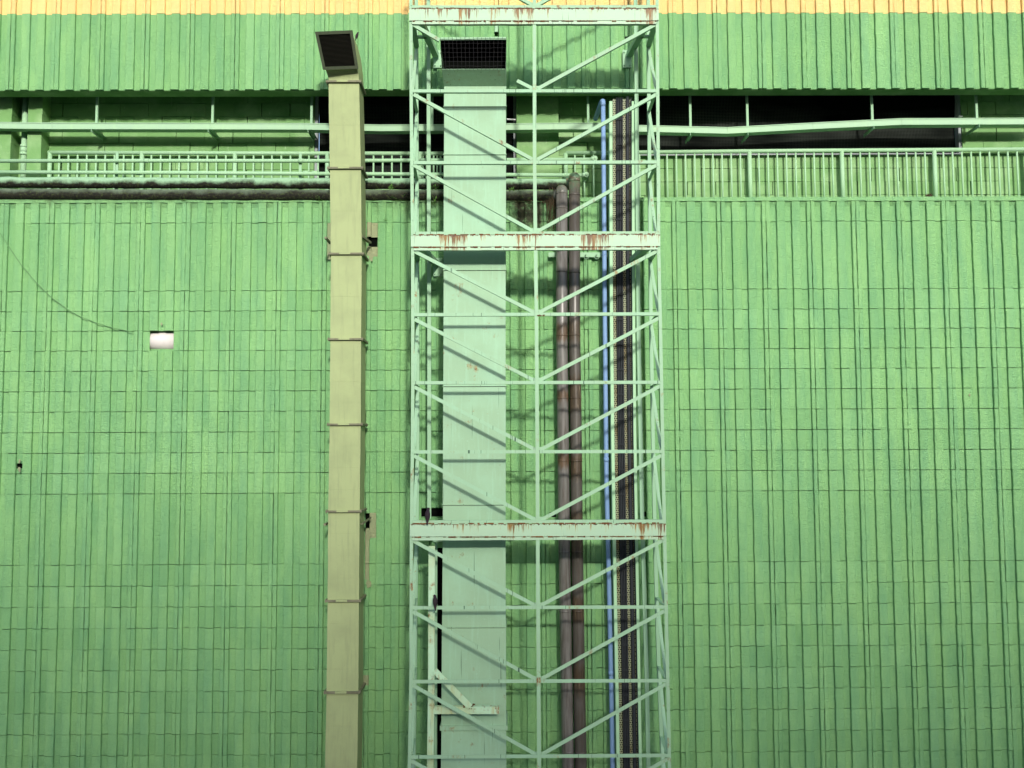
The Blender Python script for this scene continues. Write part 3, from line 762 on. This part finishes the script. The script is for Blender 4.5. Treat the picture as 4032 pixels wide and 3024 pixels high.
# elbow + hood
(a0, b0), z0 = BR_[0]; z0 += .008
FLp, FRp, BRb, BLb = Vector((a0, YB_, z0)), Vector((b0, YB_, z0)), Vector((b0, YBB, z0)), Vector((a0, YBB, z0))
oTL, oTR, oBR, oBL = P(1240, 125, -.66), P(1388, 119, -.62), P(1411, 270, -.47), P(1272, 275, -.50)
N = 8; secs = []
for k in range(N+1):
    t = k/N
    fr_ = lambda A, O, c: (A*(1-t)**2+c*2*t*(1-t)+O*t*t)
    cF = lambda A, O: Vector((A.x, A.y, lerp(A.z, O.z, .8)))
    cB = lambda A, O: Vector((lerp(A.x, O.x, .0), A.y, O.z-.015))
    sF = .93
    secs.append([fr_(FLp, oBL.lerp(oTR, .05), cF(FLp, oBL)), fr_(FRp, oBR.lerp(oTL, .05), cF(FRp, oBR)),
                 fr_(BRb, oTR.lerp(oBL, .05), cB(BRb, oTR)), fr_(BLb, oTL.lerp(oBR, .05), cB(BLb, oTL))])
g = MB()
vs = [p for s_ in secs for p in s_]; fs = []
for k in range(N):
    for i in range(4):
        a = k*4+i; b = k*4+(i+1) % 4; fs.append((a, b, b+4, a+4))
g.add(vs, fs); hb = g.build('hood_elbow', M['beige'], bd)
g = MB()
nrm = ((oTR-oTL).cross(oBL-oTL)).normalized()
if nrm.y > 0: nrm = -nrm
def inset(A, B, C_, D_, f): c = (A+B+C_+D_)/4; return [v.lerp(c, f) for v in (A, B, C_, D_)]
O4 = [oTL, oTR, oBR, oBL]; I4 = inset(*O4, .16)
for i in range(4):
    A, B = O4[i], O4[(i+1) % 4]; C_, D_ = I4[(i+1) % 4], I4[i]
    g.hexa([A, B, C_, D_], [p+nrm*.016 for p in (A, B, C_, D_)])
for i in range(4):
    for t in (.12, .5, .88):
        A = O4[i].lerp(I4[i], .5).lerp(O4[(i+1) % 4].lerp(I4[(i+1) % 4], .5), t)
        g.tube([A+nrm*.016, A+nrm*.020], .004, 6)
fo = g.build('hood_frame', M['beige_shaded'], hb)
g = MB(); nb_ = 26
for j in range(nb_):
    t = (j+.5)/nb_; A = I4[0].lerp(I4[3], t); B = I4[1].lerp(I4[2], t)
    up_ = (I4[0]-I4[3]).normalized()
    g.hexa([A+nrm*.008, B+nrm*.008, B-nrm*.012+up_*.006, A-nrm*.012+up_*.006],
           [A+nrm*.008+up_*.0012, B+nrm*.008+up_*.0012, B-nrm*.012+up_*.0072, A-nrm*.012+up_*.0072])
g.build('louvre', paint('louvre_blade', (.014, .014, .010, 1), (.008, .008, .006, 1), .5), hb)
g = MB(); quad(g, *[p-nrm*.03 for p in O4], .002); g.build('throat', M['black'], hb)
# wall brackets of the beige duct
for (y, s_) in ((945, 1), (2055, -1)):
    p0 = P(1424, y-10*s_, YB_+.02); p1 = P(1457, y+14*s_ , -.06); g = MB()
    g.angle(p0, p1, .028, .02, .004, n=(0, .3, 1)); g.bar(p0-Vector((.36, 0, 0)), p0-Vector((.34, 0, .0)), .02, .25)
    g.build('wall_bracket', M['flange'], bd)

# ================================================================ LATTICE TOWER
tw = thing('lattice_tower', P(2105, 3000, -.5), 'mint green steel lattice tower with three rust-streaked crossbeams', 'tower')
PL = [(-200, 1617), (50, 1618), (300, 1618.5), (547, 1620.5), (910, 1624.5), (1100, 1625), (1500, 1625.5), (1900, 1623), (2080, 1620), (2700, 1618), (3024, 1612)]
PC = [(-200, 2103), (200, 2104.5), (700, 2105), (900, 2108), (1200, 2112), (1500, 2114), (1800, 2116), (2150, 2117.5), (2500, 2119), (2700, 2121), (3024, 2123)]
PR_ = [(-200, 2585), (50, 2588), (300, 2589.5), (1000, 2594), (1300, 2601), (1750, 2609.5), (2100, 2617), (2700, 2630), (3024, 2636.5)]
GL = [(-200, 1638), (100, 1640), (700, 1642), (1300, 1645), (1700, 1645), (2000, 1643), (2400, 1637), (3024, 1630)]
GR = [(-200, 2552), (300, 2554.5), (1300, 2564), (2000, 2577), (2200, 2581), (2700, 2597), (3024, 2610)]
ZTOP = PZ(-260, YF)
def post(tab, Y, wd, name, ylist, mat, mb=None, side=1, bolts=False, leg=.03, ext=True):
    g = MB(); pts = [P(interp(tab, y), y, Y) for y in ylist]
    for k in range(len(pts)-1):
        g.angle(pts[k], pts[k+1], wd, leg, .005, side)
    if ext:
        d = pts[-1]-pts[-2]; e = pts[-1]+d*((pts[-1].z-.01)/(-d.z)) if d.z < 0 else pts[-1]
        g.angle(pts[-1], e, wd, leg, .005, side)
    if bolts:
        y = 20
        while y < 3020:
            p = P(interp(tab, y)+(2 if side < 0 else -1), y, Y); g.tube([p+Vector((0, -.006, 0)), p+Vector((0, .001, 0))], .0055, 6, smooth=False); y += 70.5
    return g.build(name, mat, tw)
YL = [-260, 20, 90, 357, 640, 920, 990, 1238, 1507, 1779, 2055, 2125, 2393, 2683, 2980, 3060]
post(PL, YF, .030, 'corner_post', YL, M['mint'], side=-1, bolts=True, leg=.045)
post(PR_, YF, .030, 'corner_post', YL, M['mint'], side=1, bolts=True, leg=.045)
post(PC, YF-.004, .033, 'middle_post', YL, M['mint'], side=1, leg=.02)
post(GL, YRR, .031, 'rear_post', YL, M['mint_plain'], side=1)
post(GR, YRR, .034, 'rear_post', YL, M['mint_plain'], side=-1)
# secondary uprights near the wall
IL = [(60, 1687), (700, 1688), (1300, 1690), (2042, 1690)]
post(IL, YRR+.02, .037, 'inner_post', [-200, 60, 700, 1300, 2042], M['mint_plain'], ext=False)
IR = [(-200, 2500), (60, 2504), (300, 2506), (1300, 2514.5), (2000, 2528), (2200, 2534), (2700, 2548), (3024, 2554)]
post(IR, YRR+.02, .038, 'inner_post', [-200, 60, 300, 1300, 2000, 2200, 2700, 3024], M['mint_plain'], side=-1)
# front crossbars
def hbar(yl, yr, wd, name, mat, Y=YF+.002, x0=None, x1=None, leg=.034, th=.005):
    a = P(x0 if x0 else interp(PL, yl)+5, yl, Y); b = P(x1 if x1 else interp(PR_, yr)-5, yr, Y)
    g = MB(); g.angle(a, b, wd, leg, th); return g.build(name, mat, tw)
SC = (9.25+YF)/F
for yl, yr, m_ in ((357.5, 357, 'mint_scr'), (640, 637.5, 'mint_scr'), (1239, 1235.5, 'mint_scr'), (1507, 1505, 'mint_scr'), (1779.5, 1777.5, 'mint_scr'),
                   (2393, 2390, 'mint_scr'), (2684, 2680, 'mint_scr'), (2981, 2974.5, 'mint_scr'), (3270, 3262, 'mint')):
    hbar(yl, yr, 13*SC, 'crossbar', M[m_])
# big beams: web plate with a strip above and below
def beam(top, web, low, mat, seed):
    e = thing('x', (0, 0, 0), 'x', 'x'); bpy.data.objects.remove(e)
    (tl, tr), (wl0, wl1, wr0, wr1), (ll, lr) = top, web, low
    x0, x1 = interp(PL, wl0)-7, interp(PR_, wr0)+6
    g = MB(); dn = []; n = 90; rnd = random.Random(seed)
    vs = []
    for k in range(n+1):
        t = k/n; x = lerp(x0, x1, t)
        A = P(x, lerp(wl0, wr0, t)+rnd.uniform(-.6, .6), YF-.016); B = P(x, lerp(wl1, wr1, t)+rnd.uniform(-.4, .4), YF-.016)
        vs += [A, B, B+Vector((0, .006, 0)), A+Vector((0, .006, 0))]; dn += [0, 1, 1, 0]
    fs = []
    for k in range(n):
        o = k*4
        for i in range(4): fs.append((o+i, o+(i+1) % 4, o+4+(i+1) % 4, o+4+i))
    fs += [(3, 2, 1, 0), tuple(n*4+i for i in range(4))]
    g.add(vs, fs); wo = g.build('crossbeam', mat, tw, {'down': dn})
    for (ya, yb), nm, isl in ((top, 'upper_angle', 0), (low, 'lower_angle', 1)):
        g = MB(); a_ = P(interp(PL, ya)+4, ya, YF-.010); b_ = P(interp(PR_, yb)-4, yb, YF-.010)
        m = 40; pr = a_; dn2 = []
        wd = 13*SC
        sd = Vector((0, 0, 1)); vs = []
        for k in range(m+1):
            p = a_.lerp(b_, k/m); j = rnd.uniform(-.0012, .0012)
            vs += [p+Vector((0, 0, wd/2)), p-Vector((0, 0, wd/2+j)), p-Vector((0, -.04, wd/2+j)), p+Vector((0, .04, wd/2))]
            dn2 += [.25 if isl else .3, .9 if not isl else .8]*1+[.9, .3]
        fs = []
        for k in range(m):
            o = k*4
            for i in range(4): fs.append((o+i, o+(i+1) % 4, o+4+(i+1) % 4, o+4+i))
        fs += [(3, 2, 1, 0), tuple(m*4+i for i in range(4))]
        g.add(vs, fs); g.build(nm, mat if isl else M['mint'], wo, {'down': dn2})
    # ragged scale of rust in the seams
    g = MB()
    for (yl_, yr_) in ((lerp(tl, wl0, .70), lerp(tr, wr0, .70)), (lerp(wl1, ll, .25), lerp(wr1, lr, .25))):
        t = .01
        while t < .985:
            L = rnd.uniform(.002, .02)
            if rnd.random() < .72:
                A = P(lerp(x0, x1, t), lerp(yl_, yr_, t), YF-.0175); B = P(lerp(x0, x1, min(.99, t+L)), lerp(yl_, yr_, t+L), YF-.0175)
                g.bar(A, B, rnd.choice((.004, .006, .008, .012)), .006, 0)
            t += L
    g.build('rust_seam', M['rustmetal'], wo)['kind'] = 'stuff'
    # channel returning at the back of the beam
    g = MB(); A = P(x0+12, (wl0+wl1)/2, YF-.009); B = P(x1-12, (wr0+wr1)/2, YF-.009)
    g.bar(A, B, .085, .004, .045); g.build('back_channel', M['mint_plain'], wo)
    return wo
beam((26.5, 25.5), (34, 80.5, 34, 80), (88.5, 88), M['rust1'], 1)
beam((918.5, 917), (926, 971, 923, 969), (979.5, 976), M['rust2'], 2)
beam((2056, 2053), (2065, 2113, 2062, 2110), (2121.5, 2117.5), M['rust3'], 3)
# front braces
BR = [((1628, 97), (1730, 157)), ((2036, 317), (2097, 348)), ((2584, 94), (2117, 349)),
      ((1628, 371), (2099, 628)), ((2585, 371), (2115, 628)), ((1629, 650), (2101, 911)), ((2588, 648), (2118, 910)),
      ((1631, 989), (2105, 1231)), ((2596, 984), (2123, 1230)), ((1632, 1257), (2108, 1500)), ((2599, 1250), (2124, 1498)),
      ((1632, 1524), (2111, 1772)), ((2603, 1518), (2128, 1771)), ((1630, 1795), (2112, 2049)), ((2607, 1792), (2129, 2048)),
      ((1627, 2130), (2113, 2387)), ((2613, 2126), (2129, 2384)), ((1626, 2408), (2114, 2677)), ((2619, 2404), (2131, 2674)),
      ((1625, 2698), (2116, 2974)), ((2625, 2692), (2134, 2970)), ((1619, 2996), (2118, 3268)), ((2631, 2988), (2135, 3262)),
      ((1624, -245), (2100, 20)), ((2585, -245), (2112, 20))]
for k, (a, b) in enumerate(BR):
    g = MB(); g.angle(P(a[0], a[1], YF+.0075), P(b[0], b[1], YF+.0075), 14.0*SC, .030, .005)
    g.build('brace', M['mint_scr'] if (a[0] < 2000 and a[1] > 900) else M['mint'], tw)
# gusset plates at the middle post joints
for y in (353, 636, 913, 1234, 1502, 1775, 2050, 2388, 2678, 2975):
    g = MB(); p = P(interp(PC, y), y, YF+.0135); rr = 20*SC
    g.box(p.x-rr*1.1, p.x+rr*1.1, p.y-.001, p.y+.004, p.z-rr*.1, p.z+rr*.75); g.build('gusset', M['mint'], tw)
g = MB(); p = P(2118, 1240, YF-.010); rnd = random.Random(4)
for k in range(12):
    q_ = p+Vector((rnd.uniform(-.012, .055), 0, rnd.uniform(-.008, .006)-.006)); g.box(q_.x, q_.x+rnd.uniform(.006, .016), q_.y, q_.y+.004, q_.z, q_.z+rnd.uniform(.003, .009))
g.build('rust_scale', M['rustmetal'], tw)
# sides: struts and diagonals between the front and rear posts
LV = [88, 357, 640, 978, 1238, 1507, 1779, 2118, 2392, 2682, 2978, 3266]
zlev = [P(2105, y, YF).z for y in LV]
HZ = CAM_Z
def ypix(z, Y, x):            # photo row of a height on plane Y (search)
    lo, hi = -600, 3600
    for _ in range(40):
        mid = (lo+hi)/2
        if P(x, mid, Y).z > z: lo = mid
        else: hi = mid
    return lo
for (FT, RTb, sgn) in ((PL, GL, 1), (PR_, GR, -1)):
    for k, z in enumerate(zlev):
        yf = ypix(z, YF, interp(FT, LV[k])); yr = ypix(z, YRR, interp(RTb, LV[k]))
        Af = P(interp(FT, yf), yf, YF)+Vector((.012*sgn, .02, 0)); Br = P(interp(RTb, yr), yr, YRR)
        big_ = LV[k] in (88, 978, 2118)
        g = MB(); g.bar(Af, Br, .030 if not big_ else .05, .005 if not big_ else .03, 0, up=(0, 0, 1)); g.build('side_strut', M['mint_plain'], tw)
        if k < len(zlev)-1:
            z2 = zlev[k+1]; yf2 = ypix(z2, YF, interp(FT, LV[k+1])); C_ = P(interp(FT, yf2), yf2, YF)+Vector((.012*sgn, .02, .02))
            g = MB(); g.bar(Br+Vector((0, -.012, -.02)), C_, .030, .005, 0); g.build('side_brace', M['mint'], tw)
# wall ties: channel pairs with end plates bolted on the wall
for (y, lvl) in ((88, 0), (978, 3), (2118, 7)):
    for (x0, xw, sgn) in ((1658, 1716, 1), (2548, 2478, -1)):
        z = zlev[lvl]-.01
        a = P(x0, y, YF+.03); b_y = -.035; yb_ = ypix(z, b_y, xw); b = P(xw, yb_, b_y)
        a = Vector((a.x, YF+.035, z)); b = Vector((b.x, b_y, z))
        g = MB(); g.bar(a, b, .060, .05, 0, up=(0, 0, 1)); t_o = g.build('wall_tie', M['mint_plain'], tw)
        g = MB(); r1 = lerp(a.x, b.x, .35); yy = lerp(a.y, b.y, .35)
        fx = P(interp(PL if sgn > 0 else PR_, y), y, YF).x+.03*sgn
        g.box(min(r1, fx), max(r1, fx), yy, yy+.04, z-.0, z+.02); g.build('tie_rung', M['mint_plain'], tw)
        g = MB(); cx = b.x+.02*sgn
        g.box(cx-.045, cx+.045, -.014, -.006, z-.10, z+.085)
        for dx in (-.03, .03):
            for dz in (-.075, .06):
                g.tube([(cx+dx, -.03, z+dz), (cx+dx, -.012, z+dz)], .008, 6, smooth=False)
        g.build('wall_plate', M['mint_plain'], tw)

# ================================================================ SUPPORT FRAME with an arm (lower left inside the tower)
YS = -.70
g = MB(); g.bar(P(1717, 2140, -.5), P(1715, 3024, -.5), .022, .05); 
_b = P(1715, 3024, -.5); _a = P(1717, 2140, -.5); _d = _b-_a; g.bar(_b, _b+_d*((_b.z-.01)/-_d.z), .022, .05); RBAR = g
sf = thing('support_frame', P(1698, 3000, YS), 'rusty pale channel post with a short braced arm across the foot of the mint duct', 'support')
rx = paint('rusty_pale_post', (.42, .64, .44, 1), (.42, .40, .16, 1), .7, .5, 1, .8)
g = MB(); a = P(1700, 2150, YS); b = P(1698, 2700, YS); c_ = P(1694, 3024, YS); d = c_-b; e = c_+d*((c_.z-.01)/-d.z)
for p, q_ in ((a, b), (b, c_), (c_, e)): 
    g.bar(p, q_, .058, .005); 
    g.bar(p+Vector((-.0265, .005, 0)), q_+Vector((-.0265, .005, 0)), .005, .05); g.bar(p+Vector((.0265, .005, 0)), q_+Vector((.0265, .005, 0)), .005, .05)
g.build('post', rx, sf)
RBAR.build('rear_post', M['mint_plain'], sf)
_o = g
g = MB(); g.angle(P(1709, 2797, YS+.0), P(1966, 2797, YS+.0), .066, .05, .005); g.bar(P(1709, 2784, YS-.002), P(1966, 2784, YS-.002), .006, .05)
g.build('arm', rx, sf)
g = MB(); g.angle(P(1711, 2640, YS-.012), P(1852, 2785, YS-.012), .055, .03, .005); g.build('brace', rx, sf)
g = MB(); rnd = random.Random(9)
for k in range(26):
    p = P(rnd.uniform(1822, 1870), rnd.uniform(2772, 2792), YS-.006); s_ = rnd.uniform(.003, .010)
    g.box(p.x-s_, p.x+s_, p.y-.003, p.y+.004, p.z-s_*.5, p.z+s_*.5)
g.build('rust_scale', M['rustmetal'], sf)

# ================================================================ BLUE PIPE
YBL = -.12
SHF = [(400, 0), (1300, 4), (1700, 8), (1900, 12), (2200, 19), (2700, 29), (3000, 35)]
bp = thing('water_pipe', P(2400, 3000, YBL), 'light blue plastic pipe running down the wall right of the brown pipes', 'pipe')
BP = [(400, 2374.5), (600, 2376.5), (1300, 2382), (1900, 2388), (2200, 2396), (2700, 2407), (3000, 2412)]
vp = [P(interp(BP, y), y, YBL) for y in (405, 600, 1300, 1900, 2200, 2700, 3000)]
d = vp[-1]-vp[-2]; vp.append(vp[-1]+d*((vp[-1].z-.01)/-d.z))
g = MB(); g.tube(vp, .0228, 20); g.build('pipe', M['blue'], bp)
g = MB(); t0 = vp[0]; g.tube([t0-Vector((0, 0, .04)), t0]+arc(t0, t0+Vector((0, .0, .035)), t0+Vector((-.012, .07, .025)), 6)+[t0+Vector((-.05, .30, -.06))], .0248, 20)
g.build('elbow', M['blue'], bp)
for y in (1810, 2650):
    g = MB(); p = P(interp(BP, y), y, YBL); g.tube([p-Vector((0, 0, .022)), p+Vector((0, 0, .022))], .0258, 20); g.build('coupling', M['blue'], bp)
# clip rail with rings
cr = thing('pipe_clip_rail', P(2340, 1002, -.04), 'mint clip rail with two empty rings just under the middle crossbeam', 'bracket')
g = MB(); g.bar(P(2160, 1003, -.045), P(2397, 1003, -.045), .048, .012); g.build('rail', M['mint_plain'], cr)
for x in (2308, 2350, 2378):
    g = MB(); p = P(x, 1004 if x > 2370 else 1011, YBL if x > 2370 else -.10); r_ = .026 if x > 2370 else .023
    g.tube([p+Vector((math.cos(t)*r_, 0 if x < 2370 else math.sin(t)*r_, math.sin(t)*r_ if x < 2370 else 0)) for t in [i/16*2*math.pi for i in range(17)]], .003, 6, caps=False)
    if x < 2370: g.tube([p+Vector((0, 0, r_)), p+Vector((0, .06, r_+.008))], .005, 6)
    g.build('ring_clip', M['mint_plain'] if x < 2370 else M['blue'], cr)

# ================================================================ VERTICAL CABLE LADDER with cables
YC = -.17
SH = [(400, 0), (1000, 1), (1300, 3), (1700, 7), (2200, 15), (2700, 24), (3000, 29)]
def cx_(x, y): return x+interp(SH, y)
cl = thing('cable_ladder', P(2455, 3000, YC), 'tall vertical cable tray of perforated cream strips between pale green side channels', 'cable tray')
ys = [392, 700, 1000, 1300, 1700, 2200, 2700, 3000]
def vstrip(x, wd, Y, th, name, mat, parent=None, y0=392, n=None):
    yy_ = [y0]+[y for y in ys if y > y0+50]
    pts = [P(cx_(x, y), y, Y) for y in yy_]; d = pts[-1]-pts[-2]; pts.append(pts[-1]+d*((pts[-1].z-.02)/-d.z))
    g = MB()
    for k in range(len(pts)-1): g.bar(pts[k], pts[k+1], wd, th)
    return g.build(name, mat, parent)
vstrip(2405.5, .030, YC-.03, .10, 'side_channel', M['strutch'], cl, 398)
vstrip(2493, .027, YC-.03, .10, 'side_channel', M['strutch'], cl, 398)
vstrip(2418, .028, YC+.012, .004, 'perforated_strip', M['perf'], cl, 390)
vstrip(2458, .028, YC+.012, .004, 'perforated_strip', M['perf'], cl, 390)
vstrip(2481, .010, YC+.012, .004, 'perforated_strip', M['perf'], cl, 390)
vstrip(2450, .21, YC+.055, .006, 'back_plate', M['black'], cl, 390)
y = 470
while y < 3040:
    g = MB(); A = P(cx_(2425, y), y, YC-.012); B = P(cx_(2453, y), y, YC-.012); g.bar(A, B, .010, .004)
    for t in (.3, .52, .76):
        p = A.lerp(B, t); g.tube([p+Vector((math.cos(u)*.0075, -.006, math.sin(u)*.0075)) for u in [i/8*2*math.pi for i in range(9)]], .0022, 5, caps=False)
    g.build('cable_cleat', M['cable'], cl); y += 98.5
cab = [(2429, .0075, 'first slim grey cable from the left on the vertical cable tray'), (2435.5, .0068, 'second slim grey cable from the left on the vertical tray'),
       (2442, .0068, 'third slim grey cable from the left on the vertical tray'), (2449, .0075, 'fourth slim grey cable, beside the right perforated strip'),
       (2470.5, .0185, 'thick dark cable right of the perforated strips on the vertical tray'), (2485, .0085, 'slim dark cable squeezed against the right side channel')]
for x, r_, lb in cab:
    g = MB(); y0 = 385
    pts = [P(cx_(x, y0), y0, YC+.10)]+[P(cx_(x, y), y, YC-.0+(.0 if r_ < .01 else .005)) for y in (397, 420, 700, 1000, 1300, 1700, 2200, 2700, 3000)]
    d = pts[-1]-pts[-2]; pts.append(pts[-1]+d*((pts[-1].z-.02)/-d.z)); g.tube(pts, r_, 10)
    tag(g.build('cable', M['cable']), lb, 'cable', 'cables on the vertical tray')

# ================================================================ white pipe in the wall hole, loose wire
g = MB(); a = P(560, 1340, .03); b = P(684, 1343, .03)
g.tube([(a.x, .128, a.z), (b.x, .128, a.z)], .098, 48)
tag(g.build('plastic_pipe', M['pvc']), 'white plastic pipe showing through the square hole in the left wall', 'pipe')
pw = [(-5, 95), (60, 195), (125, 290), (210, 390), (300, 480), (400, 555), (480, 600), (570, 635), (680, 668), (790, 690)]
g = MB(); g.tube([P(x*.663, 850+y*.663, -.014) for x, y in pw], .0044, 6)
tag(g.build('wire', M['wire']), 'thin green wire curving down across the left wall towards the white hole', 'wire')

# ================================================================ BIRDS
def bird(p, h, face, label, lean=0.0, Yoff=0):
    """small dark bird seen from behind; h = height above the perch, tail hangs below"""
    th = thing('bird', p, label, 'bird', 'dark birds on the steelwork')
    s = h
    spine = [(-.02, -.10, -.34, .050, .012), (-.01, -.085, -.26, .058, .018), (0, -.06, -.14, .062, .03), (0, -.03, 0.02, .10, .075), (0, 0, .16, .155, .14),
             (0, .01, .34, .185, .17), (0, .0, .52, .185, .16), (.01, .0, .66, .150, .13), (.02, -.0, .75, .118, .112), (.035, .0, .84, .120, .115), (.04, .01, .93, .100, .09), (.04, .01, .985, .045, .04)]
    g = MB(); n = 14; vs = []; fs = []
    for (x, y, z, rx_, ry_) in spine:
        for k in range(n):
            t = 2*math.pi*k/n; vs.append(p+Vector(((x*face+rx_*1.12*math.cos(t)+lean*z)*s, (y+ry_*math.sin(t))*s, z*s)))
    for i in range(len(spine)-1):
        for k in range(n): a = i*n+k; b = i*n+(k+1) % n; fs.append((a, b, b+n, a+n))
    fs += [tuple(range(n-1, -1, -1)), tuple((len(spine)-1)*n+k for k in range(n))]
    g.add(vs, fs, True)
    g.build('body', M['feather'], th)
    g = MB(); hb_ = p+Vector(((.035+lean)*face*s+lean*.9*s, 0, .88*s))
    g.tube([hb_+Vector((face*.06*s, 0, .01*s)), hb_+Vector((face*.13*s, -.0, .04*s)), hb_+Vector((face*.20*s, 0, .05*s))], [.03*s, .02*s, .003*s], 8)
    g.build('beak', M['leg'], th)
    for sx_ in (-.06, .07):
        g = MB(); g.tube([p+Vector((sx_*s, .02*s, .05*s)), p+Vector((sx_*1.4*s, .03*s, -.06*s))], .012*s, 6)
        for t in (-.05, 0, .05): g.tube([p+Vector((sx_*1.4*s, .03*s, -.055*s)), p+Vector((sx_*1.4*s+t*s, -.04*s, -.06*s))], .008*s, 5)
        g.build('leg', M['leg'], th)
    for sg in (-1, 1):
        g = MB(); prof = [(0, .60, .02), (.0, .50, .075), (0, .32, .085), (-.02, .12, .06), (-.05, -.06, .012)]
        vs = []
        for (dx, z, wv) in prof:
            c0 = (sg*.085+dx*sg)*s
            vs += [p+Vector((c0+lean*z*s-wv*s*.6, -.115*s*(1 if z < .58 else .8), z*s)), p+Vector((c0+lean*z*s+wv*s*.6, -.10*s, z*s)), p+Vector((c0+lean*z*s+wv*s*.3, -.03*s, z*s)), p+Vector((c0+lean*z*s-wv*s*.5, -.05*s, z*s))]
        fs = []
        for k in range(len(prof)-1):
            for i in range(4): a = k*4+i; b = k*4+(i+1) % 4; fs.append((a, b, b+4, a+4))
        fs += [(0, 1, 2, 3), (19, 18, 17, 16)]
        g.add(vs, fs, True); g.build('wing', M['feather'], th)
    return th
bird(P(1683, 2049, YF-.025), 50*SC*1.0, 1, 'black bird perched on the lowest big rusty crossbeam, seen from behind', .02)
bird(P(1714, 2388, YF-.022), 46*SC, -1, 'brown-black bird on the crossbar below the lowest big beam, in front of the rusty post', -.02)
bp_ = P(1402, 152, -.30); bird(bp_, 30*SC*1.0, 1, 'dark bird half hidden behind the right edge of the beige duct hood', .25)
